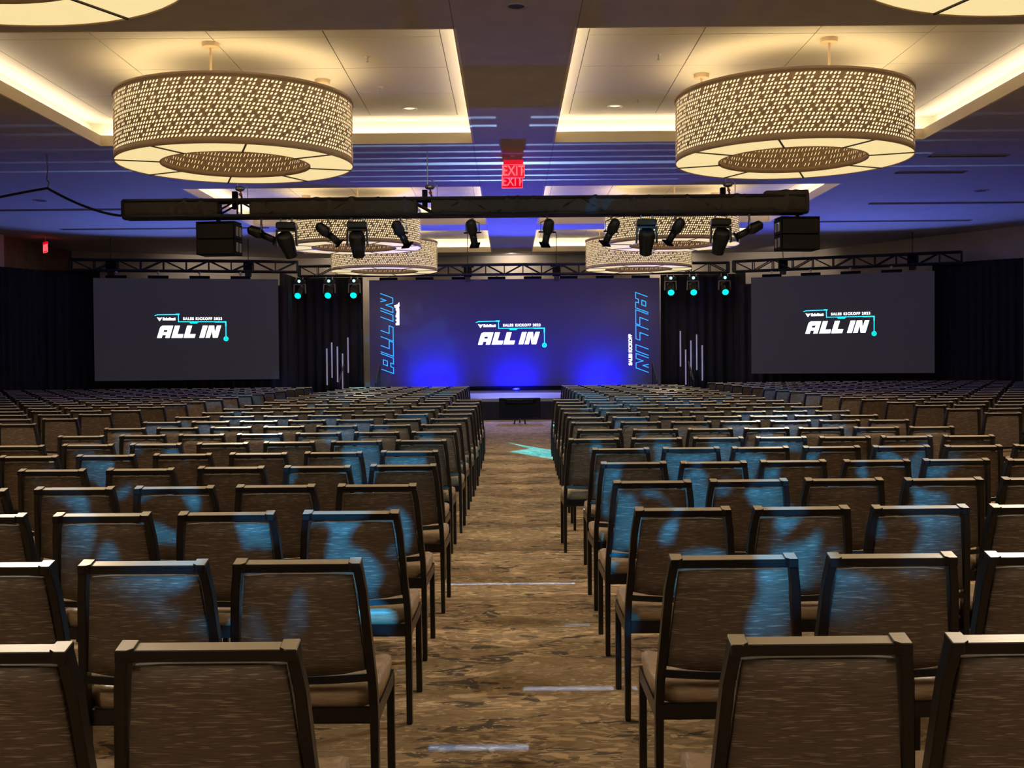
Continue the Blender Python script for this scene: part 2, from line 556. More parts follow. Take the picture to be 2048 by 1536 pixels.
def tray(x0, x1, y0, y1, panels):
    f = MB()
    t = 0.03
    zt = CEIL + 0.18
    # fascia upstand with a shelf behind it
    g_ = .004
    f.box(x0 - t, x1 + t, y0 - t, y0 + g_, CEIL - .002, zt).box(x0 - t, x1 + t, y1 - g_, y1 + t, CEIL - .002, zt)
    f.box(x0 - t, x0 + g_, y0 + g_, y1 - g_, CEIL - .002, zt).box(x1 - g_, x1 + t, y0 + g_, y1 - g_, CEIL - .002, zt)
    struct(f.build('fascia', M['fascia'], ceiling))
    g = MB()
    X0, X1, Y0, Y1 = x0 - RB, x1 + RB, y0 - RB, y1 + RB
    g.box(X0, X1, Y0, y0 - t, CEIL + .06, CEIL + .09).box(X0, X1, y1 + t, Y1, CEIL + .06, CEIL + .09)
    g.box(X0, x0 - t, y0, y1, CEIL + .06, CEIL + .09).box(x1 + t, X1, y0, y1, CEIL + .06, CEIL + .09)
    g.box(X0 - .03, X0, Y0, Y1, CEIL + .06, TCE + .05).box(X1, X1 + .03, Y0, Y1, CEIL + .06, TCE + .05)
    g.box(X0, X1, Y0 - .03, Y0, CEIL + .06, TCE + .05).box(X0, X1, Y1, Y1 + .03, CEIL + .06, TCE + .05)
    g.build('cove_recess', M['cove'], ceiling)
    s = MB()
    sw = .05
    zz = CEIL + .155
    s.box(x0, x1, y0 - .16, y0 - .16 + sw, zz, zz + .03).box(x0, x1, y1 + .11, y1 + .11 + sw, zz, zz + .03)
    s.box(x0 - .16, x0 - .16 + sw, y0, y1, zz, zz + .03).box(x1 + .11, x1 + .11 + sw, y0, y1, zz, zz + .03)
    s.build('light_strip', M['strip'], ceiling)
    MB().box(X0, X1, Y0, Y1, TCE + .012, TCE + .05).build('tray_backing', M['seam'], ceiling)
    # raised ceiling: border and four by four panels with recessed joints
    bd = RB + .25
    px0, px1, py0, py1 = X0 + bd, X1 - bd, Y0 + bd, Y1 - bd
    e = .006
    bb = MB()
    bb.box(X0, px0 - e, Y0, Y1, TCE, TCE + .012).box(px1 + e, X1, Y0, Y1, TCE, TCE + .012)
    bb.box(px0 - e, px1 + e, Y0, py0 - e, TCE, TCE + .012).box(px0 - e, px1 + e, py1 + e, Y1, TCE, TCE + .012)
    bb.build('tray_border', M['panel'], ceiling)
    w_, h_ = (px1 - px0) / 4, (py1 - py0) / 4
    if panels:
        me = MB().box(e, w_ - e, e, h_ - e, 0, .012).mesh('ceiling_panel', M['panel'])
        for i in range(4):
            for j in range(4):
                o = bpy.data.objects.new('ceiling_panel', me)
                COL.objects.link(o)
                o.parent = ceiling
                o.location = (px0 + i * w_, py0 + j * h_, TCE + random.uniform(-.001, .001))
    else:
        MB().box(px0, px1, py0, py1, TCE, TCE + .012).build('tray_panel', M['panel'], ceiling)


for k, (a, c) in enumerate(trays_y):
    tray(XL0, XL1, a, c, k >= 2)
    tray(XR0, XR1, a, c, k >= 2)

sm = MB()
for x in (XL1 + .004, XR0 - .004):
    for j in range(0, len(ys) - 1, 2):
        sm.box(x - .005, x + .005, max(ys[j], -8.9), min(ys[j + 1], 41.9), CEIL - .002, CEIL + .001)
o = sm.build('ceiling_joint', M['seam'], ceiling)
o['kind'] = 'stuff'

# walls as upright slabs along a plan outline
def wall(name, p, q, m_, z1=CEIL, label=None, th=.15):
    a, b_ = Vector((*p, 0)), Vector((*q, 0))
    d = (b_ - a).normalized()
    n = Vector((d.y, -d.x, 0)) * th
    vs = [a, b_, b_ + n, a + n]
    vs = vs + [v_ + Vector((0, 0, z1)) for v_ in vs]
    o = MB().add(vs, [(3, 2, 1, 0), (4, 5, 6, 7), (0, 1, 5, 4), (1, 2, 6, 5), (2, 3, 7, 6), (3, 0, 4, 7)]).build(name, m_)
    fixn(o)
    return struct(o, label, 'wall')


wall('wall_front', (10.3, 39.3), (-7.5, 40.3), M['wall'], label='beige far wall behind the stage trusses')
wall('wall_front_left', (-7.5, 40.3), (-14.3, 36.9), M['wall'], label='beige far wall section behind the left truss')
wall('wall_wood', (-14.3, 36.9), (-14.45, 32.3), M['wood_wall'], label='dark brown wood wall section beside the left exit sign')
wall('wall_left', (-14.45, 32.3), (-14.9, -9), M['wall'], label='pale left side wall above the black drape')
wall('wall_front_right', (14.8, 31.9), (10.3, 39.3), M['wall'], label='beige angled wall behind the right truss')
wall('wall_right', (15.4, -9), (14.8, 31.9), M['wall'], label='pale right side wall at the frame edge')
wall('wall_back', (-14.9, -9), (15.4, -9), M['wall'], label='beige wall behind the camera')


# ------------------------------------------------------------------ drum lamps
DR, DRI, DH = 1.64, 1.03, 0.92
DZ = 4.31


def pierced(R0, ncell, nrow, z0, z1, slant):
    """cylinder skin of cells, most of them with a slanted slot cut through"""
    mb = MB()
    zs = z0
    cell_h = (z1 - z0) / nrow
    cw = 2 * PI / ncell

    def vid(th, z):
        mb.v.append((R0 * math.cos(th), R0 * math.sin(th), z))
        return len(mb.v) - 1
    for j in range(nrow):
        sh = j * cw * .42 * (1 if slant > 0 else -1)
        zz0 = z0 + j * cell_h
        lo = [vid(i * cw + sh, zz0) for i in range(ncell)]
        hi = [vid(i * cw + sh, zz0 + cell_h) for i in range(ncell)]
        for i in range(ncell):
            th0 = i * cw + sh
            i2 = (i + 1) % ncell
            c = [lo[i], lo[i2], hi[i2], hi[i]]
            jj = nrow - 1 - j
            if jj % 4 == 2:
                solid = False
            elif jj % 4 == 1:
                solid = (i + 3 * jj) % 3 == 2 if (jj // 4) % 2 == 0 else (i + jj) % 6 == 5
            else:
                solid = (i + jj * 2) % 6 == 5
            if solid:
                mb.f.append(tuple(c))
                mb.m.append(0)
                continue
            # hexagonal slanted slot
            cx, cz = th0 + cw / 2, zz0 + cell_h / 2
            hw, hh = cw * 0.145, cell_h * 0.35
            sl = slant * cw * 0.22
            pts = [(-hw - sl, -hh * .55), (-sl, -hh), (hw - sl * .3, -hh * .6), (hw + sl, hh * .55), (sl, hh), (-hw + sl * .3, hh * .6)]
            h = []
            for (dx, dz) in pts:
                h.append(len(mb.v))
                mb.v.append((R0 * math.cos(cx + dx), R0 * math.sin(cx + dx), cz + dz))
            fs = [(c[0], c[1], h[1]), (c[0], h[1], h[0]), (c[1], h[2], h[1]), (c[1], c[2], h[3]), (c[1], h[3], h[2]),
                  (c[2], c[3], h[4]), (c[2], h[4], h[3]), (c[3], h[5], h[4]), (c[3], c[0], h[0]), (c[3], h[0], h[5])]
            mb.f += fs
            mb.m += [0] * len(fs)
    return mb


def make_drum():
    t = thing('drum_lamp', 'x', 'lamp')
    sh = empty('shade', parent=t)
    bpy.data.objects.remove(sh)
    pierced(DR, 190, 15, .085, DH - .065, 1.0).build('pierced_shade', M['drum_metal'], t)
    rim = MB()
    rim.lathe([(DR, 0), (DR, .086), (DR - .006, .086), (DR - .006, 0)], 72, closed=True)
    rim.lathe([(DR, DH - .066), (DR + .003, DH - .04), (DR + .012, DH - .04), (DR + .012, DH), (DR - .02, DH), (DR - .02, DH - .066)], 72, closed=True)
    rim.build('shade_band', M['drum_rim'], t, True)
    MB().lathe([(DR - .028, .03), (DR - .028, DH - .05)], 72).build('shade_lining', M['lining'], t, True)
    pierced(DRI, 120, 10, .07, DH - .10, -1.0).build('inner_shade', M['drum_metal'], t)
    ir = MB()
    ir.lathe([(DRI, 0), (DRI, .071), (DRI + .008, .071), (DRI + .008, 0)], 60, closed=True)
    ir.lathe([(DRI, DH - .101), (DRI, DH - .02), (DRI + .008, DH - .02), (DRI + .008, DH - .101)], 60, closed=True)
    ir.build('inner_band', M['drum_rim'], t, True)
    MB().lathe([(DRI + .028, .03), (DRI + .028, DH - .05)], 60).build('inner_lining', M['lining'], t, True)
    # eight glowing underside panels and the dark dividers between them
    n = 8
    off = R(18)
    for k in range(n):
        a0 = off + 2 * PI * k / n + .006
        a1 = off + 2 * PI * (k + 1) / n - .006
        p = MB()
        vs, fs = [], []
        q = 7
        for z in (.012, .02):
            for i in range(q):
                a = a0 + (a1 - a0) * i / (q - 1)
                for r_ in (DRI + .012, DR - .012):
                    vs.append((r_ * math.cos(a), r_ * math.sin(a), z))
        for i in range(q - 1):
            fs.append((2 * i, 2 * i + 1, 2 * i + 3, 2 * i + 2))
            o_ = 2 * q
            fs.append((o_ + 2 * i, o_ + 2 * i + 2, o_ + 2 * i + 3, o_ + 2 * i + 1))
        p.add(vs, fs).build('diffuser_panel', M['diffuser'], t)
        a = off + 2 * PI * k / n
        MB().beam(((DRI) * math.cos(a), (DRI) * math.sin(a), .008), ((DR - .003) * math.cos(a), (DR - .003) * math.sin(a), .008), .022, .02).build('divider', M['divider'], t)
    # uplight ring inside the drum
    MB().lathe([(1.15, .62), (1.52, .62), (1.52, .64), (1.15, .64)], 48, closed=True).build('uplight_ring', M['bulb'], t, True)
    for a in (-90, 30, 150):
        x, y = 1.30 * math.cos(R(a)), 1.30 * math.sin(R(a))
        r_ = MB().tube([(x, y, .5), (x, y, TCE - DZ - .03)], .016, 8).build('hanging_rod', M['canopy'], t)
        MB().lathe([(.001, -.06), (.10, -.06), (.11, -.05), (.11, 0)], 20, (x, y, TCE - DZ)).build('canopy', M['canopy'], r_, True)
        MB().beam((x * DRI / 1.3, y * DRI / 1.3, .5), (x * DR / 1.31, y * DR / 1.31, .5), .03, .03).build('spider_arm', M['canopy'], t)
    return t


drum = make_drum()
index_kids()
drum_spots = [(-3.85, 16.0, 'large drum lamp over the left seats, in the nearest whole ceiling tray'),
              (4.03, 16.0, 'large drum lamp over the right seats, in the nearest whole ceiling tray'),
              (-3.82, 7.75, 'pierced drum lamp cut off by the top left corner'),
              (4.0, 7.7, 'pierced drum lamp cut off by the top right corner'),
              (-3.80, 27.7, 'pierced drum lamp behind the black truss on the left, nearer of two'),
              (4.0, 27.7, 'pierced drum lamp behind the black truss on the right, nearer of two'),
              (-3.86, 34.95, 'farthest left drum lamp, hanging before the centre screen top'),
              (4.02, 34.95, 'farthest right drum lamp, hanging before the centre screen top'),
              (-3.8, -0.9, 'pierced drum lamp behind the camera on the left'),
              (3.95, -0.9, 'pierced drum lamp behind the camera on the right')]
for i, (x, y, lb) in enumerate(drum_spots):
    o = drum if i == 0 else copy_tree(drum)
    o.location = (x, y, DZ)
    o.rotation_euler.z = R([0, 7, 0, 0, 12, -5, 20, 3, 0, 0][i])
    o['label'] = lb
    o['group'] = 'round pierced drum lamps'


for (x, y, lb) in drum_spots:
    spot('drum_fill_light', (x, y, DZ - .04), (x, y, 0), DRUM_FILL_W * (.45 if y < 0 else .9 if y < 10 else 1.0 if y < 20 else .2 if y < 30 else .12), (1.0, 0.82, 0.62), 158, 0.55, 0.3)  # added unseen fill below each drum, lifts floor, seats and rails

# ------------------------------------------------------------------ ceiling fittings
def ceiling_disc(x, y, z, r_, name, label, cat, mats=('white', 'vent'), group=None):
    t = thing(name, label, cat, (x, y, z), 0, group)
    MB().lathe([(r_ * .72, -.002), (r_ * .75, -.012), (r_, -.012), (r_, 0)], 24).build('trim_ring', M[mats[0]], t, True)
    MB().lathe([(.001, -.02 if mats[1] == 'white' else -.004), (r_ * .74, -.004)], 24).build('lens', M[mats[1]], t, True)
    return t


ceiling_disc(0.1, 11.9, CEIL, .12, 'ceiling_downlight', 'round dark downlight in the flat ceiling at top centre', 'downlight', ('soffit', 'vent'))
ceiling_disc(-1.61, 18.55, TCE, .13, 'recessed_downlight', 'recessed downlight in the left tray, beside the drum lamp', 'downlight', ('white', 'steel'))
ceiling_disc(1.76, 18.5, TCE, .13, 'recessed_downlight', 'recessed downlight in the right tray, beside the drum lamp', 'downlight', ('white', 'steel'))
ceiling_disc(-2.45, 18.5, TCE, .07, 'smoke_detector', 'small white round detector in the left tray', 'detector', ('white', 'white'))
for (x, y, lb) in [(-1.9, 15.4, 'small sprinkler head nearer the camera in the left tray'), (-1.92, 17.1, 'small sprinkler head farther back in the left tray'),
                   (2.06, 15.4, 'small sprinkler head nearer the camera in the right tray'), (2.08, 18.0, 'small sprinkler head farther back in the right tray')]:
    t = thing('sprinkler', lb, 'sprinkler', (x, y, TCE), 0, 'sprinkler heads in the raised trays')
    MB().lathe([(.001, -.012), (.035, -.010), (.04, 0)], 14).build('escutcheon', M['white'], t, True)
    MB().tube([(0, 0, 0), (0, 0, -.07)], .008, 6).lathe([(.001, -.075), (.022, -.075), (.022, -.07), (.001, -.07)], 10).build('head', M['steel'], t)
for (x0, x1, y, lb) in [(-12.6, -7.6, 27.1, 'long slot air vent in the left ceiling, nearer one'), (-12.3, -6.6, 31.0, 'long slot air vent in the left ceiling, farther one'),
                        (8.7, 13.6, 27.2, 'long slot air vent in the right ceiling, nearer one'), (8.5, 12.6, 30.7, 'long slot air vent in the right ceiling, farther one'),
                        (7.8, 9.25, 20.9, 'short slot air vent in the right ceiling beside the drum lamp, nearer one'), (7.8, 9.2, 22.7, 'short slot air vent in the right ceiling beside the drum lamp, farther one')]:
    t = thing('slot_vent', lb, 'vent', ((x0 + x1) / 2, y, CEIL), 0, 'slot vents in the flat ceiling')
    L = (x1 - x0) / 2
    MB().box(-L, L, -.10, -.085, -.02, 0).box(-L, L, .085, .10, -.02, 0).build('vent_frame', M['soffit'], t)
    MB().box(-L, L, -.085, .085, -.004, 0).build('slot', M['vent'], t)
    MB().box(-L, L, -.006, .006, -.014, -.004).build('blade', M['vent'], t)
for (x, y, lb) in [(-10.6, 25.6, 'round ceiling speaker left of the hanging cable'), (10.6, 25.3, 'round ceiling speaker in the right ceiling above the far vents')]:
    ceiling_disc(x, y, CEIL, .17, 'ceiling_speaker', lb, 'speaker', ('soffit', 'vent'))


# ------------------------------------------------------------------ text and logo shapes
def text_mesh(body, size, m_, name, parent, mtx, bold=0.0, spacing=1.0, extr=0.004):
    cu = bpy.data.curves.new('lettering', 'FONT')
    cu.body = body
    cu.size = size
    cu.align_x = 'CENTER'
    cu.align_y = 'CENTER'
    cu.extrude = extr
    cu.offset = bold
    cu.space_character = spacing
    o = bpy.data.objects.new('tmp', cu)
    COL.objects.link(o)
    dg = bpy.context.evaluated_depsgraph_get()
    me = bpy.data.meshes.new_from_object(o.evaluated_get(dg))
    bpy.data.objects.remove(o)
    bpy.data.curves.remove(cu)
    me.materials.clear()
    me.materials.append(m_)
    me.transform(mtx)
    q = bpy.data.objects.new(name, me)
    COL.objects.link(q)
    q.parent = parent
    return q


UP = Matrix.Rotation(PI / 2, 4, 'X')      # lay xy text upright, facing -y

SH = 0.30
A_ = [[(0, 0), (.36, 0), (.36, .24), (.36, .48), (.36, .66), (.36, 1), (.16, 1), (.03, .92), (0, .8)],
      [(.64, 0), (.98, 0), (.98, 1), (.64, 1), (.64, .66), (.64, .48), (.64, .24)],
      [(.36, .24), (.64, .24), (.64, .48), (.36, .48)], [(.36, .66), (.64, .66), (.64, 1), (.36, 1)]]
L_ = [[(0, 0), (.39, 0), (.39, .31), (.39, 1), (0, 1)], [(.39, 0), (.86, 0), (.86, .31), (.39, .31)]]
I_ = [[(0, 0), (.38, 0), (.38, 1), (0, 1)]]
N_ = [[(0, 0), (.34, 0), (.34, .60), (.34, 1), (0, 1)], [(.34, .60), (.58, 0), (.62, 0), (.62, .42), (.40, 1), (.34, 1)], [(.62, 0), (.96, 0), (.96, 1), (.62, 1), (.62, .42)]]
GL = [(A_, 0), (L_, 1.12), (L_, 2.08), (I_, 3.32), (N_, 3.81)]
# open outlines (tops fade away) for the upright lettering
OUT = [([[(0, .95), (0, 0), (.38, 0), (.38, .22), (.62, .22), (.62, 0), (1, 0), (1, 1.0)], [(.36, .5), (.66, .5), (.66, .82), (.36, .82), (.36, .5)]], 0),
       ([[(0, 1), (0, 0), (.90, 0), (.90, .33), (.40, .33), (.40, 1)]], 1.12), ([[(0, 1), (0, 0), (.90, 0), (.90, .33), (.40, .33), (.40, 1)]], 2.10),
       ([[(0, 1), (0, 0), (.40, 0), (.40, 1)]], 3.38), ([[(0, 1), (0, 0), (.32, 0), (.32, .58), (.62, 0), (.94, 0), (.94, 1)], [(.42, 1), (.62, .56), (.62, 1)]], 3.95)]


def stroke(mb, pts, wd, th=.006, y=0):
    for (a, c) in zip(pts[:-1], pts[1:]):
        a_, c_ = Vector((a[0], y, a[1])), Vector((c[0], y, c[1]))
        d = (c_ - a_).normalized() * wd * .5
        mb.beam(a_ - d, c_ + d, th, wd, (0, 0, 1)) if abs(d.z) < abs(d.x) * 20 else mb.beam(a_ - d, c_ + d, th, wd, (1, 0, 0))


def flat_stroke(mb, pts, wd, th=.006):
    """level ribbon strokes in the xz plane, front at y=-th"""
    for (a, c) in zip(pts[:-1], pts[1:]):
        dx, dz = c[0] - a[0], c[1] - a[1]
        L = math.hypot(dx, dz)
        ux, uz = dx / L * wd / 2, dz / L * wd / 2
        q = [(a[0] - ux + uz, a[1] - uz - ux), (c[0] + ux + uz, c[1] + uz - ux), (c[0] + ux - uz, c[1] + uz + ux), (a[0] - ux - uz, a[1] - uz + ux)]
        vs = [(x, -th, z) for x, z in q] + [(x, 0, z) for x, z in q]
        mb.add(vs, [(0, 1, 2, 3), (7, 6, 5, 4), (0, 4, 5, 1), (1, 5, 6, 2), (2, 6, 7, 3), (3, 7, 4, 0)])


def logo(parent, k):
    """event logo around the local origin; k metres per picture pixel; parent faces -y"""
    P = lambda x, y: ((x - 1026) * k, (663 - y) * k)
    th = .006
    mb = MB()
    for g, x0 in GL:
        for pl in g:
            pts = [P(960.2 + (x0 + u + SH * v_) * 24.4, 685.3 - v_ * 24.4) for u, v_ in pl]
            n = len(pts)
            mb.add([(u, -th, v_) for u, v_ in pts], [tuple(range(n))])
    mb.build('logo_letters', M['lwhite'], parent)
    ln = MB()
    flat_stroke(ln, [P(957, 640.8), (P(962, 639.2)), P(1001.5, 638.6), P(1001.8, 653.2), P(1093, 653.2), P(1093, 683.5)], 1.5 * k, th)
    flat_stroke(ln, [P(998, 638.4), P(1002.5, 638.4)], 2.6 * k, th)
    flat_stroke(ln, [P(1073, 653.6), P(1093, 653.6), P(1093, 661)], 2.3 * k, th)
    ln.build('logo_line', M['lcyan'], parent)
    tl = MB()
    c = P(1093, 687.4)
    vs, fs = [], []
    n = 20
    for i in range(n):
        a = 2 * PI * i / n
        for r_ in (2.6, 4.8):
            vs.append((c[0] + r_ * k * math.cos(a), -th, c[1] + r_ * k * math.sin(a)))
    for i in range(n):
        j = (i + 1) % n
        fs.append((2 * i, 2 * i + 1, 2 * j + 1, 2 * j))
    tl.add(vs, fs)
    tl.add([(c[0] + 1.7 * k * math.cos(2 * PI * i / 12), -th, c[1] + 1.7 * k * math.sin(2 * PI * i / 12)) for i in range(12)], [tuple(range(12))])
    q = [P(1022, 653.6), P(1024.5, 656.8), P(1037, 656.8), P(1040.5, 653.6)]
    tl.add([(u, -th - .001, v_) for u, v_ in q], [(0, 1, 2, 3)])
    tl.build('logo_accent', M['lteal'], parent)
    x, z = P(1048.2, 647.3)
    text_mesh('SALES KICKOFF 2023', 7.0 * k, M['lwhite'], 'logo_caption', parent, Matrix.Translation((x, -th, z)) @ UP @ Matrix.Scale(.93, 4, (1, 0, 0)), bold=.22 * k, spacing=1.28)
    # pale emblem and its blurred wordmark
    em_ = MB()
    q = [P(960.5, 644.2), P(966, 645.8), P(970.5, 644.6), P(967.5, 649.5), P(965.5, 652), P(963.5, 649)]
    em_.add([(u, -th, v_) for u, v_ in q], [tuple(range(6))])
    xx = 971.5
    for i, (wd, hh) in enumerate([(3.4, 5.5), (2.6, 3.8), (1.4, 5.6), (3.2, 3.8), (3.2, 5.4), (2.4, 4.2), (2.8, 3.8), (3.0, 4.8)]):
        q = [P(xx, 650.2), P(xx + wd, 650.2), P(xx + wd, 650.2 - hh), P(xx, 650.2 - hh)]
        em_.add([(u, -th, v_) for u, v_ in q], [(0, 1, 2, 3)])
        xx += wd + .35
    em_.build('logo_emblem', M['lwhite'], parent)


def led_wall(name, label, pa, pb, z0, z1, m_, bars, with_logo, k, lx=0.0, lz=0.0):
    a, b_ = Vector((*pa, 0)), Vector((*pb, 0))
    c = (a + b_) / 2
    wd = (b_ - a).length
    rz = math.atan2(b_.y - a.y, b_.x - a.x)
    t = thing(name, label, 'screen', (c.x, c.y, z0), rz)
    hh = z1 - z0
    # cabinets butted side by side: their joints are too fine to tell apart
    MB().box(-wd / 2, wd / 2, 0, .09, 0, hh).build('display_face', m_, t)
    MB().box(-wd / 2, wd / 2, .09, .16, .02, hh - .02).build('rear_frame', M['blackbox'], t)
    for i in range(bars):
        x = -wd / 2 + (i + .45) * 1.18 + .1
        if x + .29 > wd / 2:
            break
        br = MB().box(x - .29, x + .29, -.005, .12, hh, hh + .085).build('hanging_bar', M['blackbox'], t)
        MB().tube([(x, .06, hh + .08), (x, .06, hh + .215)], .018, 6).lathe([(.001, 0), (.045, .02), (.045, .06), (.001, .08)], 10, (x, .06, hh + .13)).build('shackle', M['steel'], br)
    if with_logo:
        e = MB()
        g = empty('logo', (lx, -.003, hh / 2 + lz), 0, t)
        logo(g, k)
    return t, wd, hh


tl_, wl_, hl_ = led_wall('led_screen', 'dark left side screen showing the white and cyan logo', (-12.1, 32.8), (-6.95, 33.9), 1.03, 4.03, M['screen_side'], 5, True, .01484, 0.10, 0.08)
tr_, wr_, hr_ = led_wall('led_screen', 'dark right side screen showing the white and cyan logo', (7.56, 35.2), (12.5, 33.1), 1.05, 4.05, M['screen_side'], 5, True, .0152, -0.03, 0.06)
SY = 36.85
tm_, wm_, hm_ = led_wall('led_screen', 'wide blue centre screen behind the stage', (-4.58, SY), (4.92, SY), .69, 4.19, M['screen_mid'], 8, True, .01638, -0.13, -0.02)


def side_letters(parent, x_base, z_start, direction, k_u=.505, k_v=.40):
    """outline capitals running up (direction=1) or down (-1) the screen edge"""
    mb = MB()
    for pls, x0 in OUT:
        for pl in pls:
            pts = []
            for u, v_ in pl:
                s_ = (x0 + u + SH * v_) * k_u
                h_ = v_ * k_v
                pts.append((x_base - h_, z_start + s_) if direction > 0 else (x_base + h_, z_start - s_))
            flat_stroke(mb, pts, .022, .006)
    mb.build('outline_letters', M['lblue'], parent)


side_letters(tm_, (787 - 740) * .01638 - wm_ / 2, (772 - 745) * .01638, 1)
side_letters(tm_, (1272 - 740) * .01638 - wm_ / 2, (772 - 587) * .01638, -1)
zt = (772 - 701.5) * .01638
text_mesh('SALES KICKOFF', .150, M['lwhite'], 'side_caption', tm_, Matrix.Translation(((1261 - 740) * .01638 - wm_ / 2, -.004, zt)) @ UP @ Matrix.Rotation(PI / 2, 4, 'Z'), bold=.005, spacing=.98)
zt = (772 - 625) * .01638
em_ = MB()
ex = (796 - 740) * .01638 - wm_ / 2
zc = zt - .38
for wd, hh in [(.07, .12), (.055, .085), (.04, .12), (.07, .085), (.07, .12), (.055, .10), (.07, .085), (.07, .11)]:
    em_.add([(ex + .06, -.006, zc), (ex + .06, -.006, zc + wd), (ex + .06 - hh, -.006, zc + wd), (ex + .06 - hh, -.006, zc)], [(0, 1, 2, 3)])
    zc += wd + .006
em_.add([(ex - .08, -.006, zc + .02), (ex + .04, -.006, zc), (ex + .07, -.006, zc + .09), (ex + .06, -.006, zc + .2), (ex, -.006, zc + .12), (ex - .1, -.006, zc + .1)], [(0, 1, 2, 3, 4, 5)])
em_.build('side_emblem', M['lwhite'], tm_)


# ------------------------------------------------------------------ drapes
def drape(name, label, pts, z0, z1, per=.22, amp=.05, sag=0.0):
    P = [Vector((x, y, 0)) for x, y in pts]
    segs = [(P[i], P[i + 1], (P[i + 1] - P[i]).length) for i in range(len(P) - 1)]
    tot = sum(s[2] for s in segs)
    n = int(tot / (per / 8))
    vs, fs = [], []
    zl = [0, .25, .5, .75, .97, 1.0]
    for i in range(n + 1):
        s = tot * i / n
        q = s
        for a, b_, L in segs:
            if q <= L or (a, b_, L) == segs[-1]:
                p = a.lerp(b_, min(q / L, 1))
                d = (b_ - a).normalized()
                break
            q -= L
        nn = Vector((-d.y, d.x, 0))
        ph = 2 * PI * s / per + .8 * math.sin(s * 1.7) + .5 * math.sin(s * 4.1)
        for t_ in zl:
            am = amp * (1.0 - .55 * t_)
            off = am * (math.sin(ph) + .35 * math.sin(ph * .53 + 1 + t_))
            zz = z0 + (z1 - z0) * t_ - (sag * math.sin(PI * i / n) if t_ > .9 else 0)
            pp = p + nn * off
            vs.append((pp.x, pp.y, zz))
    m_ = len(zl)
    for i in range(n):
        for j in range(m_ - 1):
            a = i * m_ + j
            fs.append((a, a + m_, a + m_ + 1, a + 1))
    o = MB().add(vs, fs).build(name, M['drape'], None, True)
    sm = o.modifiers.new('thickness', 'SOLIDIFY')
    sm.thickness = .006
    return tag(o, label, 'drape', 'black drapes around the stage')


drape('black_drape', 'black pleated drape at the far left, beside the left screen', [(-14.35, 31.2), (-13.6, 32.75), (-12.15, 33.5)], .01, 4.27)
drape('black_drape', 'black drape hanging behind the left screen, seen below it', [(-12.5, 33.4), (-6.8, 34.72)], .01, 3.9, .3)
drape('black_drape', 'black drape between the left screen and the centre screen', [(-7.1, 35.0), (-7.05, 37.3), (-4.86, 37.4)], .01, 4.33, .3)
drape('black_drape', 'black drape between the centre screen and the right screen', [(5.03, 37.4), (7.45, 37.3), (7.6, 36.3)], .01, 4.33, .3)
drape('black_drape', 'black drape hanging behind the right screen, seen below it', [(7.3, 36.0), (12.8, 33.62)], .01, 3.9, .3)
drape('black_drape', 'black pleated drape at the far right, beside the right screen', [(12.7, 33.8), (13.75, 32.7), (14.6, 31.95)], .01, 4.31)


# ------------------------------------------------------------------ open trusses
def open_truss(name, label, pa, pb, z0, z1, depth=.3, pitch=.62, rad=.034):
    a, b_ = Vector((*pa, 0)), Vector((*pb, 0))
    L = (b_ - a).length
    rz = math.atan2(b_.y - a.y, b_.x - a.x)
    t = thing(name, label, 'truss', (a.x, a.y, z0), rz)
    hh = z1 - z0
    for y in (0, depth):
        for z in (0, hh):
            MB().tube([(0, y, z), (L, y, z)], rad, 8).build('chord', M['truss'], t)
    n = int(round(L / pitch))
    for i in range(n):
        x0, x1 = L * i / n, L * (i + 1) / n
        br = MB()
        for y in (0, depth):
            if i % 2:
                br.tube([(x0, y, 0), (x1, y, hh)], rad * .55, 6)
            else:
                br.tube([(x0, y, hh), (x1, y, 0)], rad * .55, 6)
            br.tube([(x0, y, 0), (x0, y, hh)], rad * .5, 6)
        br.tube([(x0, 0, 0), (x1, depth, 0)], rad * .5, 6)
        br.tube([(x0, 0, hh), (x0, depth, hh)], rad * .5, 6)
        br.build('lattice', M['truss'], t)
    for x in (0, L):
        e = MB()
        for z in (0, hh):
            e.beam((x, 0, z), (x, depth, z), .05, .05)
        for y in (0, depth):
            e.beam((x, y, 0), (x, y, hh), .06, .06)
        e.build('end_plate', M['truss'], t)
    return t


open_truss('lighting_truss', 'black open truss above the left screen', (-12.75, 32.75), (-6.4, 34.1), 4.27, 4.58)
open_truss('lighting_truss', 'long black open truss above the centre screen', (-6.85, 36.66), (7.15, 36.66), 4.34, 4.66)
open_truss('lighting_truss', 'black open truss above the right screen', (7.05, 35.45), (13.2, 32.85), 4.27, 4.59)


def chain_hoist(x, y, z, top, label, drop=.55):
    t = thing('chain_hoist', label, 'hoist', (x, y, z), 0, 'chain hoists holding up the trusses')
    fixn(MB().box(-.13, .13, -.1, .1, -.1, .22).build('motor', M['blackbox'], t), .02)
    MB().box(-.08, .08, -.08, .08, -drop, -.1).build('chain_bag', M['cloth'], t)
    MB().tube([(0, 0, .2), (0, 0, top - z)], .012, 6).build('chain', M['truss'], t)
    MB().beam((-.2, 0, .22), (.2, 0, .22), .05, .05).build('clamp', M['truss'], t)
    return t


for x, y, lb in [(-11.7, 33.15, 'black chain hoist on the left end of the left truss'), (-7.85, 33.95, 'black chain hoist on the right end of the left truss'),
                 (-1.35, 36.8, 'black chain hoist left of centre above the centre screen'), (1.55, 36.8, 'black chain hoist right of centre above the centre screen'),
                 (8.5, 34.95, 'black chain hoist on the left end of the right truss'), (12.0, 33.5, 'black chain hoist on the right end of the right truss')]:
    chain_hoist(x, y, 4.37, CEIL if not (XL0 < x < XL1 or XR0 < x < XR1) else TCE, lb, .25)

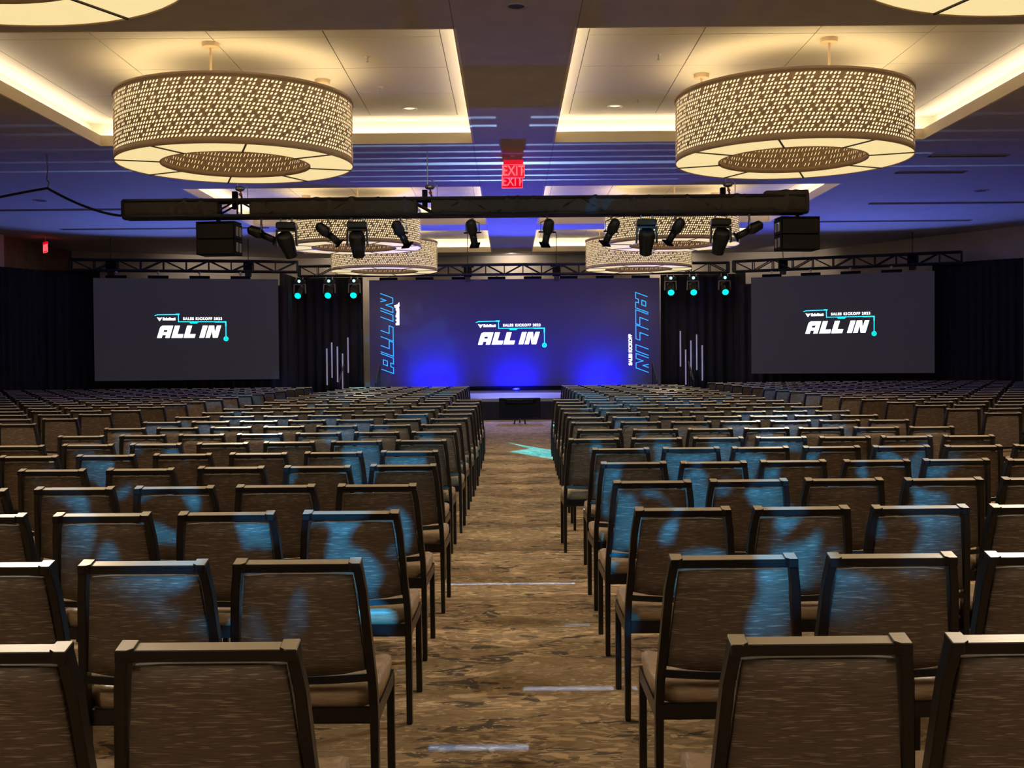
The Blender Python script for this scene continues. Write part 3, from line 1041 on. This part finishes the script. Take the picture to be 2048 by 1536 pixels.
# ------------------------------------------------------------------ main cloth-wrapped truss
TY = 20.0
TZ0, TZ1 = 4.08, 4.40
t = open_truss('lighting_truss', 'long black cloth wrapped truss hanging across the room', (-6.77, TY - .16), (5.25, TY - .16), TZ0 + .02, TZ1 - .02, .30, .5)


def truss_cover(x0, x1, label, bulge=None):
    n = int((x1 - x0) / .035)
    k = 20
    vs, fs = [], []
    rnd = random.Random(int(x0 * 100))
    folds = [(rnd.uniform(x0, x1), rnd.uniform(-.9, .9), rnd.uniform(.04, .09), rnd.uniform(-.03, .05)) for _ in range(int((x1 - x0) * 5))]
    for i in range(n + 1):
        x = x0 + (x1 - x0) * i / n
        top = .03 + .012 * math.sin(x * 5) + .01 * math.sin(x * 13 + 1)
        hz, hy = .17, .18
        if bulge and bulge[0] < x < bulge[1]:
            e_ = min(1, (x - bulge[0]) / .06, (bulge[1] - x) / .04)
            top += .21 * max(e_, 0)
        for j in range(k):
            a = 2 * PI * j / k
            cy, cz = math.cos(a), math.sin(a)
            q = 4.0
            den = (abs(cy) ** q + abs(cz) ** q) ** (1 / q)
            y, z = cy / den * hy, cz / den * hz
            dsp = 0
            for fx, sl, wd, am in folds:
                u = (x - fx - sl * z)
                if abs(u) < wd * 2:
                    dsp += am * math.exp(-(u / wd * 1.6) ** 2)
            y *= 1 + dsp * 4.0
            if z > 0:
                z = z * (1 + top * 2 + dsp * 2.4)
            else:
                z = z * (1 + 1.2 * dsp + .05 * math.sin(x * 7))
            vs.append((x, TY + y, (TZ0 + TZ1) / 2 + z))
    for i in range(n):
        for j in range(k):
            a, b_ = i * k + j, i * k + (j + 1) % k
            fs.append((a, b_, b_ + k, a + k))
    fs.append(tuple(range(k)))
    fs.append(tuple(range(n * k, n * k + k))[::-1])
    o = MB().add(vs, fs).build('truss_cover', M['cloth'], None, True)
    fixn(o)
    return tag(o, label, 'cover', 'black cloths wrapped around the hanging truss')


truss_cover(-6.80, -5.12, 'smooth black cloth on the left end of the hanging truss')
truss_cover(-4.55, -1.62, 'wrinkled black cloth on the truss between its two bare gaps')
truss_cover(-1.36, 5.29, 'long black cloth on the right half of the hanging truss', (4.5, 5.4))
for x, lb in [(-4.84, 'hoist with orange hook at the left bare gap of the hanging truss'), (-1.48, 'hoist at the middle bare gap of the hanging truss'), (3.80, 'hoist on the right part of the hanging truss')]:
    t = thing('chain_hoist', lb, 'hoist', (x, TY, TZ1 - .02), 0)
    fixn(MB().box(-.045, .045, -.06, .06, -.14, .17).build('motor', M['blackbox'], t), .01)
    MB().tube([(.12, 0, .06), (.09, 0, .20), (.02, 0, .26)], .02, 8).lathe([(.001, -.05), (.07, -.03), (.09, .0), (.07, .03), (.001, .05)], 14, (.09, 0, .22)).build('hook', M['steel'], t, True)
    MB().lathe([(.001, -.04), (.035, 0), (.001, .04)], 10, (.1, -.03, .12)).build('hook_tip', M['orange'], t, True)
    MB().tube([(.05, 0, .24), (.05, 0, CEIL - TZ1 + .02)], .010, 6).build('chain', M['steel'], t)
    MB().tube([(.22, 0, .0), (.22, 0, .25), (.14, .0, .33), (.06, 0, .36)], .008, 6).build('safety_wire', M['steel'], t)


# ------------------------------------------------------------------ fixtures
def egg(mb, c, ax, L, r0, r1, n=14, steps=6, rev=False):
    ax = Vector(ax).normalized()
    c = Vector(c)
    pts, rr = [], []
    for i in range(steps + 1):
        q = i / steps
        pts.append(c + ax * L * (q - .4))
        rr.append(max(.004, (r0 + (r1 - r0) * q) * (math.sin(PI * min(1, .16 + q * .84)) ** .45 if q < .5 else 1)))
    mb.tube(pts, rr, n)
    return mb


def moving_head(x, y, z, label, aim, lens='fixture', yoke='fixture', group=None, s=1.0, small=False):
    t = thing('moving_head_light', label, 'stage light', (x, y, z), 0, group)
    t.scale = (s, s, s)
    c = MB()
    c.beam((-.10, 0, 0), (-.10, 0, .09), .03, .04).beam((.10, 0, 0), (.10, 0, .09), .03, .04)
    c.build('clamp', M['steel'], t)
    bs = fixn(MB().box(-.175, .175, -.10, .10, -.12, 0).build('base', M['fixture'], t), .025)
    if small:
        MB().lathe([(.001, 0), (.045, 0)], 16).build('indicator', M['paleteal'], bs)
        o = [q for q in bpy.data.objects if q.name.startswith('indicator')][-1]
        o.rotation_euler.x = PI / 2
        o.location = (0, -.112, -.05)
    yk = MB()
    yk.box(-.18, .18, -.05, .05, -.16, -.125)
    for s_ in (-1, 1):
        yk.beam((s_ * .168, 0, -.125), (s_ * .18, 0, -.42), .030, .11, (0, 1, 0))
    fixn(yk.build('yoke', M[yoke], t), .008)
    ax = Vector(aim).normalized()
    hc = Vector((0, 0, -.36))
    hd = MB()
    egg(hd, hc, ax, .44, .17, .105, 18, 8)
    hd.build('head', M['fixture'], t, True)
    tip = hc + ax * (.44 * .6 + .004)
    rg = MB().tube([hc + ax * .19, hc + ax * (.44 * .6 + .012)], .112, 18)
    rg.build('lens_ring', M['fixture'], t)
    MB().tube([tip + ax * .006, tip + ax * .014], .095, 18).build('lens', M[lens], t)
    return t


def ellipsoidal(x, y, z, label, aim, group=None):
    t = thing('profile_spotlight', label, 'stage light', (x, y, z), 0, group)
    ax = Vector(aim).normalized()
    c = Vector((0, 0, -.26))
    b_ = MB()
    b_.tube([c - ax * .26, c - ax * .22, c - ax * .06, c + ax * .02], [.03, .085, .10, .075], 14)
    b_.build('lamp_housing', M['fixture'], t, True)
    MB().tube([c + ax * .02, c + ax * .26], .062, 14).build('barrel', M['fixture'], t, True)
    MB().beam(c + ax * .25, c + ax * .27, .17, .17).build('filter_frame', M['blackbox'], t)
    side = ax.cross(Vector((0, 0, 1))).normalized()
    yk = MB()
    p0, p1 = c + side * .12, c - side * .12
    yk.tube([p0, p0 + Vector((0, 0, .17)), p0 * .5 + p1 * .5 + Vector((0, 0, .22)), p1 + Vector((0, 0, .17)), p1], .011, 6)
    yk.build('yoke', M['fixgrey'], t)
    MB().tube([(0, 0, -.04), (0, 0, .03)], .02, 8).build('clamp', M['steel'], t)
    for s_ in (-1, 1):
        MB().tube([c + side * .07 * s_, c + side * .16 * s_], .015, 6).build('knob', M['blackbox'], t)
    return t


mx = lambda px: (px - 1020) * TY / F
gE = 'profile spotlights under the hanging truss'
for px, ax, lb in [(527, (.95, .1, -.42), 'long profile spotlight at the left end, beside the left speakers'),
                   (660, (.65, .3, -.55), 'profile spotlight between the two left moving heads'),
                   (805, (.35, .5, -.7), 'profile spotlight right of the left moving heads'),
                   (948, (.12, .55, -.75), 'profile spotlight just left of the truss centre'),
                   (1097, (-.15, .55, -.75), 'profile spotlight just right of the truss centre'),
                   (1224, (-.35, .5, -.7), 'profile spotlight left of the right moving heads'),
                   (1352, (-.35, .4, -.6), 'profile spotlight between the two right moving heads'),
                   (1500, (-.9, .1, -.45), 'long profile spotlight at the right end, beside the right speakers')]:
    ellipsoidal(mx(px), TY, TZ0 - .03, lb, ax, gE)
gM = 'dark moving heads under the hanging truss'
for px, ax, lb in [(577, (.2, .55, -.75), 'dark moving head nearest the left end of the hanging truss'),
                   (718, (.0, .55, -.75), 'dark moving head second from the left under the hanging truss'),
                   (1295, (.0, .55, -.75), 'dark moving head second from the right under the hanging truss'),
                   (1443, (-.1, .55, -.75), 'dark moving head nearest the right end of the hanging truss')]:
    moving_head(mx(px), TY, TZ0 - .08, lb, ax, group=gM)
gS = 'moving heads with teal lenses beside the centre screen'
for i, px in enumerate((602, 661, 711)):
    moving_head((px - 1020) * 36.7 / F, 36.7, 4.21, ['teal lit moving head farthest left of the centre screen', 'teal lit moving head in the middle of the left three', 'teal lit moving head nearest the left side of the centre screen'][i],
                (-.1 + .05 * i, -1, -.62), 'teal', 'fixgrey', gS, 1.05, True)
for i, px in enumerate((1342, 1387, 1450)):
    moving_head((px - 1020) * 36.7 / F, 36.7, 4.21, ['teal lit moving head nearest the right side of the centre screen', 'teal lit moving head in the middle of the right three', 'teal lit moving head farthest right of the centre screen'][i],
                (-.06, -1, -.62), 'teal', 'fixgrey', gS, 1.05, True)


def speaker(x, y, z, label, rz, tilt=0):
    t = thing('line_array_speaker', label, 'speaker', (x, y, z), rz, 'hanging black speaker boxes')
    t.rotation_euler = (R(tilt), 0, rz)
    fixn(MB().box(-.35, .35, -.18, .24, -.275, -.004).build('cabinet', M['blackbox'], t), .012)
    MB().box(-.33, .33, -.19, -.178, -.262, -.018).build('grille', M['grille'], t)
    for s_ in (-1, 1):
        MB().box(s_ * .353 - .006, s_ * .353 + .006, -.10, .0, -.22, -.06).box(s_ * .353 - .006, s_ * .353 + .006, .06, .16, -.22, -.06).build('side_grip', M['fixgrey'], t)
    return t


for (x, rz, side) in [(-5.14, R(-6), 'left'), (5.12, R(6), 'right')]:
    z = 4.03
    hb = thing('speaker_bracket', 'flat black bracket holding the %s speakers under the truss' % side, 'bracket', (x, TY, z), rz)
    MB().box(-.35, .35, -.17, .2, -.05, -.02).build('flying_frame', M['blackbox'], hb)
    MB().box(-.03, .03, -.03, .03, -.02, .10).build('clamp', M['truss'], hb)
    speaker(x, TY, z - .05, 'upper black speaker box hanging at the %s end of the truss' % side, rz)
    speaker(x, TY, z - .328, 'lower black speaker box hanging at the %s end of the truss' % side, rz)

# cable strung from a ceiling hook on the left
pts = []
for i in range(13):
    q = i / 12
    pts.append((-6.8 - 1.36 * q + 0, TY, 4.14 + .50 * q ** 1.6))
ptsb = [(-8.16 - 1.6 * i / 8, TY, 4.64 - .30 * (i / 8) ** 1.1) for i in range(1, 9)]
t = thing('hanging_cable', 'black cable looped from the truss end to a ceiling hook at left', 'cable', (-8.16, TY, CEIL))
o = MB().tube([(p[0] + 8.16, 0, p[2] - CEIL) for p in pts + ptsb], .022, 8).build('cable', M['cable'], t)
MB().tube([(0, 0, 0), (.01, 0, -.3), (-.01, 0, -.45), (.03, 0, -.5), (.0, 0, -.62)], .014, 6).build('hook', M['steel'], t)


# ------------------------------------------------------------------ exit signs
def exit_sign(x, y, label, rz=0, zb=4.83, s=1.0):
    t = thing('exit_sign', label, 'exit sign', (x, y, CEIL), rz)
    d = CEIL - zb
    MB().tube([(0, 0, 0), (0, 0, -d + .33 * s)], .012, 8).lathe([(.001, 0), (.05, 0), (.045, -.02), (.001, -.02)], 14).build('mount', M['steel'], t)
    fixn(MB().box(-.18 * s, .18 * s, -.03, .03, -d + .25 * s, -d + .33 * s).build('housing', M['red'], t), .01)
    p = MB().box(-.205 * s, .205 * s, -.006, .006, -d, -d + .25 * s).build('sign_panel', M['red'], t)
    g = MB()
    e = .008
    for q in ((-.205, -.205 + e, 0, .25), (.205 - e, .205, 0, .25), (-.205, .205, 0, e), (-.205, .205, .25 - e, .25)):
        g.box(q[0] * s, q[1] * s, -.010, .010, -d + q[2] * s, -d + q[3] * s)
    g.build('edge_glow', M['redhot'], p)
    text_mesh('EXIT', .26 * s, M['redhot'], 'letters', p, Matrix.Translation((0, -.012, -d + .125 * s)) @ UP @ Matrix.Scale(.78, 4, (1, 0, 0)), bold=.002, extr=.003)
    c = MB()
    for sg in (-1, 1):
        flat_stroke(c, [(sg * .155 * s, -d + .17 * s), (sg * .185 * s, -d + .13 * s), (sg * .155 * s, -d + .09 * s)], .010, .010)
    c.build('chevron', M['redhot'], p)
    return t


exit_sign(.095, 20.5, 'red exit sign hanging at centre, nearer of two in line')
exit_sign(.075, 21.75, 'red exit sign partly hidden behind the nearer centre one', s=.985, zb=4.84)
exit_sign(-13.55, 33.0, 'small red exit sign seen edge on before the brown wall', rz=R(-52), zb=4.80, s=.95)

# ------------------------------------------------------------------ stage
st = thing('stage', 'low stage with glossy deck and black skirt before the centre screen', 'stage', (0, 0, 0))
MB().box(-6.6, 7.0, 31.4, 36.75, .46, .55).build('deck', M['stage'], st)
th = MB()
cr = .35
pl = [(-1.10, 31.4), (-1.10, 28.8 + cr)] + [(-1.10 + cr - cr * math.cos(R(a)), 28.8 + cr - cr * math.sin(R(a))) for a in (30, 60, 90)] + \
     [(1.38 - cr + cr * math.sin(R(a)), 28.8 + cr - cr * math.cos(R(a))) for a in (0, 30, 60, 90)] + [(1.38, 31.4)]
n = len(pl)
th.add([(x, y, .55) for x, y in pl] + [(x, y, .46) for x, y in pl], [tuple(range(n)), tuple(range(2 * n - 1, n - 1, -1))] + [(i, (i + 1) % n, (i + 1) % n + n, i + n) for i in range(n)])
fixn(th.build('thrust_deck', M['stage'], st))
sk = MB()
sk.box(-6.55, 6.95, 31.45, 31.5, 0, .46).box(-6.6, -6.55, 31.45, 36.7, 0, .46).box(6.95, 7.0, 31.45, 36.7, 0, .46)
vs = [(x, y, 0) for x, y in pl] + [(x, y, .47) for x, y in pl]
sk.add(vs, [(i, (i + 1) % n, (i + 1) % n + n, i + n) for i in range(n - 1)])
sk.build('skirt', M['skirt'], st)
MB().box(-4.7, 5.05, 36.76, 36.95, 0, .69).build('screen_plinth', M['blackbox'], st)
for s_, lb, x in ((1, 'left', -4.15), (-1, 'right', 4.50)):
    t = thing('stage_stairs', 'black stage stairs with handrail at the %s stage edge' % lb, 'stairs', (x, 31.4, 0))
    for i in range(3):
        MB().box(-.5, .5, -.28 * (3 - i), -.28 * (2 - i), 0, .14 * (i + 1)).build('tread', M['blackbox'], t)
    for xx in (-.5, .5):
        r_ = MB()
        r_.tube([(xx, -.8, .02), (xx, -.8, .95), (xx, .1, 1.45), (xx, .1, .56)], .02, 6)
        r_.tube([(xx, -.35, .3), (xx, -.35, 1.18)], .016, 6)
        r_.build('handrail', M['truss'], t)

# light tubes on slim stands
for side, xs_, ys_ in (('left', (654.6, 664.6, 675.7, 686, 697), ((697, 770), (685, 755.6), (693, 764), (707, 777), (675, 745.5))),
                       ('right', (1361, 1371.5, 1382, 1393.6, 1404.6), ((662, 733), (699, 769), (681, 753), (669, 740), (690, 761)))):
    for i, (px, (ya, yb)) in enumerate(zip(xs_, ys_)):
        hz = 722 - (px - 1020) * .00873
        D = 35.6
        x = (px - 1020) * D / F
        z1, z0 = H + (hz - ya) * D / F, H + (hz - yb) * D / F
        t = thing('light_tube', 'pale vertical light tube, %s of the five %s of the centre screen' % (['first', 'second', 'third', 'fourth', 'fifth'][i], side), 'light tube', (x, D, .55), 0, 'vertical light tubes on the stage')
        MB().tube([(0, -.03, max(z0 - .55, .02)), (0, -.03, z1 - .55)], .022, 10).build('tube', M['tube'], t)
        MB().tube([(0, 0, .02), (0, 0, z1 - .6)], .010, 6).build('stand_pole', M['truss'], t)
        MB().lathe([(.001, .0), (.07, 0), (.07, .015), (.001, .025)], 16).build('stand_base', M['truss'], t)

# blue wash fixtures standing on the deck
for x, lb in ((-2.45, 'left'), (.2, 'middle'), (2.95, 'right')):
    t = thing('wash_light', 'small black floor wash light at the %s of the centre screen foot' % lb, 'stage light', (x, 36.1, .55), 0, 'wash lights at the screen foot')
    MB().box(-.1, .1, -.08, .08, 0, .03).build('base', M['blackbox'], t)
    MB().box(-.11, .11, -.05, .05, .03, .09).build('lamp_head', M['fixture'], t)

# confidence monitor on a stand in front of the stage
t = thing('monitor', 'wide black monitor on a low stand in front of the stage', 'monitor', (.23, 27.15, 0))
fixn(MB().box(-.50, .50, -.03, .04, .14, .62).build('monitor_body', M['monitor'], t), .015)
hump = MB()
hump.add([(-.46, .04, .44), (.46, .04, .44), (.46, .04, .615), (-.46, .04, .615), (-.28, -.09, .49), (.28, -.09, .49), (.34, -.09, .585), (-.34, -.09, .585)],
         [(4, 5, 6, 7), (0, 1, 5, 4), (1, 2, 6, 5), (2, 3, 7, 6), (3, 0, 4, 7)])
hump.build('rear_hump', M['monitor'], t)
MB().tube([(-.10, 0, .16), (-.14, -.22, .0)], .018, 8).tube([(.10, 0, .16), (.13, -.22, .0)], .018, 8).tube([(0, .03, .16), (0, .3, 0)], .018, 8).build('stand', M['truss'], t)

# ------------------------------------------------------------------ chairs
HT = .905


def chair_parts():
    """list of (name, MB or object builder, material, smooth)"""
    out = []
    for s_ in (-1, 1):
        lg = MB()
        path = [(s_ * .221, .105, 0), (s_ * .220, .098, .42), (s_ * .217, .088, .50), (s_ * .196, .034, .80), (s_ * .182, .012, HT)]
        wx, wy = .027, .042
        rings = []
        for i, (x, y, z) in enumerate(path):
            k = 1.0 if i else .85
            rings += [(x - wx / 2 * k, y - wy / 2, z), (x + wx / 2 * k, y - wy / 2, z), (x + wx / 2 * k, y + wy / 2, z), (x - wx / 2 * k, y + wy / 2, z)]
        fs = [(3, 2, 1, 0)]
        for i in range(len(path) - 1):
            for j in range(4):
                a, b_ = i * 4 + j, i * 4 + (j + 1) % 4
                fs.append((a, b_, b_ + 4, a + 4))
        e = (len(path) - 1) * 4
        fs.append((e, e + 1, e + 2, e + 3))
        rings[-4:] = [(x, y, z + (y - .030) * .24 - .003) for x, y, z in rings[-4:]]
        lg.add(rings, fs)
        out.append(('leg', lg, 'frame', .003))
    for s_ in (-1, 1):
        lg = MB().beam((s_ * .218, .560, 0), (s_ * .218, .550, .40), .026, .034, (0, 1, 0))
        out.append(('leg', lg, 'frame', .003))
    tr = MB()
    tr.box(-.175, .175, -.004, .034, HT - .030, HT - .004)
    tr.add([(-.196, -.014, HT - .026), (-.170, -.014, HT - .026), (-.157, -.003, HT - .026), (-.157, .036, HT - .026), (-.196, .037, HT - .026)] +
           [(-.196, -.014, HT + .001), (-.170, -.014, HT + .001), (-.157, -.003, HT + .001), (-.157, .036, HT + .001), (-.196, .037, HT + .001)],
           [(4, 3, 2, 1, 0), (5, 6, 7, 8, 9), (0, 1, 6, 5), (1, 2, 7, 6), (2, 3, 8, 7), (3, 4, 9, 8), (4, 0, 5, 9)])
    vsx = [(-x, y, z) for x, y, z in tr.v[8:18]]
    tr.add(vsx, [tuple(reversed(f)) for f in [(4, 3, 2, 1, 0), (5, 6, 7, 8, 9), (0, 1, 6, 5), (1, 2, 7, 6), (2, 3, 8, 7), (3, 4, 9, 8), (4, 0, 5, 9)]])
    tr.v = [(x, y, z + (y - .030) * .24) for x, y, z in tr.v]
    out.append(('top_rail', tr, 'frame', .002))
    # lower rail, gently bowed down
    lr = MB()
    n = 6
    vs, fs = [], []
    for i in range(n + 1):
        x = -.212 + .424 * i / n
        dz = -.010 * math.cos(PI * (i / n - .5))
        for (yy, zz) in ((.060, .513), (.092, .506), (.096, .530), (.064, .536)):
            vs.append((x, yy, zz + dz))
    for i in range(n):
        for j in range(4):
            a, b_ = i * 4 + j, i * 4 + (j + 1) % 4
            fs.append((a, b_, b_ + 4, a + 4))
    lr.add(vs, fs)
    out.append(('cross_rail', lr, 'frame', 0))
    # back cushion: soft slab following the rake, wider below
    bk = MB()
    nx, nz = 7, 7
    vs, fs = [], []
    for side in (0, 1):
        for j in range(nz):
            q = j / (nz - 1)
            z = .540 + (.858 - .540) * q
            y0 = .074 - (.074 - .018) * q
            hw = .199 - (.199 - .166) * q
            for i in range(nx):
                u = -1 + 2 * i / (nx - 1)
                rd = (1 - abs(u) ** 10 * .9) * (1 - abs(2 * q - 1) ** 10 * .8)
                zc = z - (.004 * abs(u) ** 6 if j == nz - 1 else 0) + (.008 * abs(u) ** 5 if j == 0 else 0) - (.012 * math.cos(u * PI / 2) if j == 0 else 0)
                y = y0 + (-.008 - .007 * rd if side == 0 else .022 + .014 * rd)
                vs.append((hw * u, y, zc))
    N = nx * nz
    for j in range(nz - 1):
        for i in range(nx - 1):
            a = j * nx + i
            fs.append((a, a + 1, a + nx + 1, a + nx))
            fs.append((N + a, N + a + nx, N + a + nx + 1, N + a + 1))
    for i in range(nx - 1):
        fs.append((i, N + i, N + i + 1, i + 1))
        a = (nz - 1) * nx + i
        fs.append((a, a + 1, N + a + 1, N + a))
    for j in range(nz - 1):
        a = j * nx
        fs.append((a, a + nx, N + a + nx, N + a))
        a = j * nx + nx - 1
        fs.append((a, N + a, N + a + nx, a + nx))
    bk.add(vs, fs)
    out.append(('backrest', bk, 'fabric', 'smooth'))
    seat = MB()
    vs, fs = [], []
    prof = [(.0, .415, .97), (.0, .455, 1.0), (.0, .475, .985), (.0, .485, .90)]
    rings = []
    m_ = 28
    for (dummy, z, k) in prof:
        for i in range(m_):
            a = 2 * PI * i / m_
            ca, sa = math.cos(a), math.sin(a)
            q = 7.0
            den = (abs(ca) ** q + abs(sa) ** q) ** (1 / q)
            x = ca / den * .233 * k
            y = .338 + sa / den * .232 * k
            zz = z - (.020 if sa / den > .9 else 0) * (z - .40) / .09
            vs.append((x, y, zz))
    for i in range(len(prof) - 1):
        for k in range(m_):
            fs.append((i * m_ + k, i * m_ + (k + 1) % m_, (i + 1) * m_ + (k + 1) % m_, (i + 1) * m_ + k))
    vs.append((0, .338, .492))
    c = len(vs) - 1
    L = (len(prof) - 1) * m_
    fs += [(L + k, L + (k + 1) % m_, c) for k in range(m_)]
    fs.append(tuple(range(m_))[::-1])
    seat.add(vs, fs)
    out.append(('seat', seat, 'seat', 'smooth'))
    sf = MB().box(-.215, .215, .105, .125, .365, .415).box(-.215, .215, .540, .56, .365, .415).box(-.230, -.210, .11, .555, .365, .415).box(.210, .230, .11, .555, .365, .415)
    out.append(('seat_frame', sf, 'frame', 0))
    return out


ORD = ['first', 'second', 'third', 'fourth', 'fifth', 'sixth', 'seventh', 'eighth', 'ninth', 'tenth', 'eleventh', 'twelfth', 'thirteenth', 'fourteenth',
       'fifteenth', 'sixteenth', 'seventeenth', 'eighteenth', 'nineteenth', 'twentieth', 'twenty-first', 'twenty-second', 'twenty-third', 'twenty-fourth', 'twenty-fifth', 'twenty-sixth']
chairs = []        # (D, x, y, rz, label, group)
rnd = random.Random(5)
# left block: inner edge of the aisle chair at each row, y of the top rail
LY = [2.415, 3.44, 4.57, 5.58, 6.64, 7.67, 8.72, 9.80, 10.9, 12.0, 13.1, 14.2, 15.3, 16.5, 17.8]
LX = [-.4615, -.461, -.456, -.466, -.434, -.500, -.496, -.466, -.475, -.46, -.45, -.45, -.45, -.45, -.45]
LP = [.495, .474, .507, .500, .507, .505, .505, .500] + [.50] * 7
RY = [2.42, 3.45, 4.58, 5.63, 6.67, 7.73, 8.72, 9.86, 11.0, 12.0, 13.05, 14.2, 15.3, 16.4, 17.6]
RX = [.470, .487, .505, .518, .528, .56, .446, .59, .60, .608, .624, .633, .65, .67, .676]
RP = [.476, .490, .486, .485, .483, .485, .487] + [.487] * 8
far_rows = [18.7 + 1.08 * i for i in range(9)]
for i in range(15 + len(far_rows)):
    yl = LY[i] if i < 15 else far_rows[i - 15]
    yr = RY[i] if i < 15 else far_rows[i - 15]
    for j in range(7):
        if i < 15:
            xl, xr, pl_, pr_ = LX[i], RX[i], LP[i], RP[i]
        else:
            xl, xr, pl_, pr_ = -1.0, 1.25, .50, .487
            if j == 6:
                continue
        sl = .07 if i > 3 else (.03 if i == 3 else 0.004)
        x = xl - .197 - pl_ * j
        y = yl - sl * pl_ * j
        jit = (rnd.uniform(-.006, .006), rnd.uniform(-.02, .02), rnd.uniform(-.02, .02)) if i > 2 else (0, 0, rnd.uniform(-.008, .008))
        chairs.append((y, x + jit[0], y + jit[1], -.03 + jit[2] if i > 3 else jit[2] - .01, 'brown cloth chair left of the aisle, %s row from camera, %s seat from the aisle' % (ORD[i], ORD[j]), 'banquet chairs left of the aisle'))
        x = xr + .197 + pr_ * j
        y = yr
        jit = (rnd.uniform(-.006, .006), rnd.uniform(-.02, .02), rnd.uniform(-.02, .02)) if i > 2 else (0, 0, rnd.uniform(-.008, .008))
        chairs.append((y, x + jit[0], y + jit[1], jit[2] * 1.0, 'brown cloth chair right of the aisle, %s row from camera, %s seat from the aisle' % (ORD[i], ORD[j]), 'banquet chairs right of the aisle'))
# outer blocks beyond the side aisles
for sgn, side in ((-1, 'left'), (1, 'right')):
    for i in range(18):
        y0 = 9.5 + 1.08 * i if sgn < 0 else 11.1 + 1.07 * i
        x0 = -4.90 if sgn < 0 else 5.15
        for j in range(16):
            dx = .203 + .505 * j
            x = x0 + sgn * dx
            y = y0 - (.05 * dx if sgn < 0 else 0)
            if abs(x) > 12.8 or y > 29.5:
                continue
            chairs.append((y, x + rnd.uniform(-.01, .01), y + rnd.uniform(-.03, .03), rnd.uniform(-.03, .03),
                           'brown cloth chair in the outer %s block, %s row from camera, %s from its aisle' % (side, ORD[i], ORD[j]), 'banquet chairs in the outer %s block' % side))


def in_frame(x, y, m_=.28):
    if y < .5:
        return False
    px = 1020 + x * F / y
    mm = m_ * F / y
    if i < 0:
        pass
    return -mm < px < 2048 + mm


chairs = [c for c in chairs if in_frame(c[1], c[2])]
chairs.sort(key=lambda c: c[0])
NEAR_Y = 11.6
LIM = 298
parts = chair_parts()
proto_me = []
for name, mb, mk, bv in parts:
    o = mb.build(name, M[mk])
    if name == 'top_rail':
        o.data.materials.append(M['rail_sheen'])
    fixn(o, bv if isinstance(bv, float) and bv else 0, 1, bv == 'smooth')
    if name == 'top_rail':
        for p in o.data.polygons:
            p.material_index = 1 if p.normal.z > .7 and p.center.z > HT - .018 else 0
    proto_me.append((name, o.data))
    bpy.data.objects.remove(o)
# one joined mesh of the same chair for the rows too small to show parts
jm = MB()
order = ['frame', 'fabric', 'seat', 'rail_sheen']
for (name, mb, mk, bv) in parts:
    jm.mi = order.index(mk)
    jm.add(mb.v, mb.f)
jo = jm.build('tmp', [M[k] for k in order])
fixn(jo)
far_me = jo.data
far_me.name = 'banquet_chair_small'
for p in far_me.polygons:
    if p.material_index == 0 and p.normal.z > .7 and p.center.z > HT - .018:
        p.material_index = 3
bpy.data.objects.remove(jo)
sv, sf_, sm_ = [], [], []
fv = [tuple(v_.co) for v_ in far_me.vertices]
ff = [tuple(p.vertices) for p in far_me.polygons]
fm = [p.material_index for p in far_me.polygons]
for k, (D, x, y, rz, lb, gr) in enumerate(chairs):
    if k < LIM:
        if y < NEAR_Y:
            e = empty('banquet_chair', (x, y, 0), rz)
            for name, me in proto_me:
                o = bpy.data.objects.new(name, me)
                COL.objects.link(o)
                o.parent = e
        else:
            e = bpy.data.objects.new('banquet_chair', far_me)
            COL.objects.link(e)
            e.location = (x, y, 0)
            e.rotation_euler.z = rz
        tag(e, lb, 'chair', gr)
    else:
        c_, s_ = math.cos(rz), math.sin(rz)
        o_ = len(sv)
        sv += [(x + vx * c_ - vy * s_, y + vx * s_ + vy * c_, vz) for vx, vy, vz in fv]
        sf_ += [tuple(i + o_ for i in f) for f in ff]
        sm_ += fm
mb = MB()
mb.v, mb.f, mb.m = sv, sf_, sm_
o = mb.build('distant_chairs', [M[k] for k in order])
tag(o, 'mass of small distant brown chairs filling the rows nearest the stage', 'chairs', None, 'stuff')
print('CHAIRS', len(chairs), 'faces', sum(len(m_.polygons) for m_ in bpy.data.meshes))
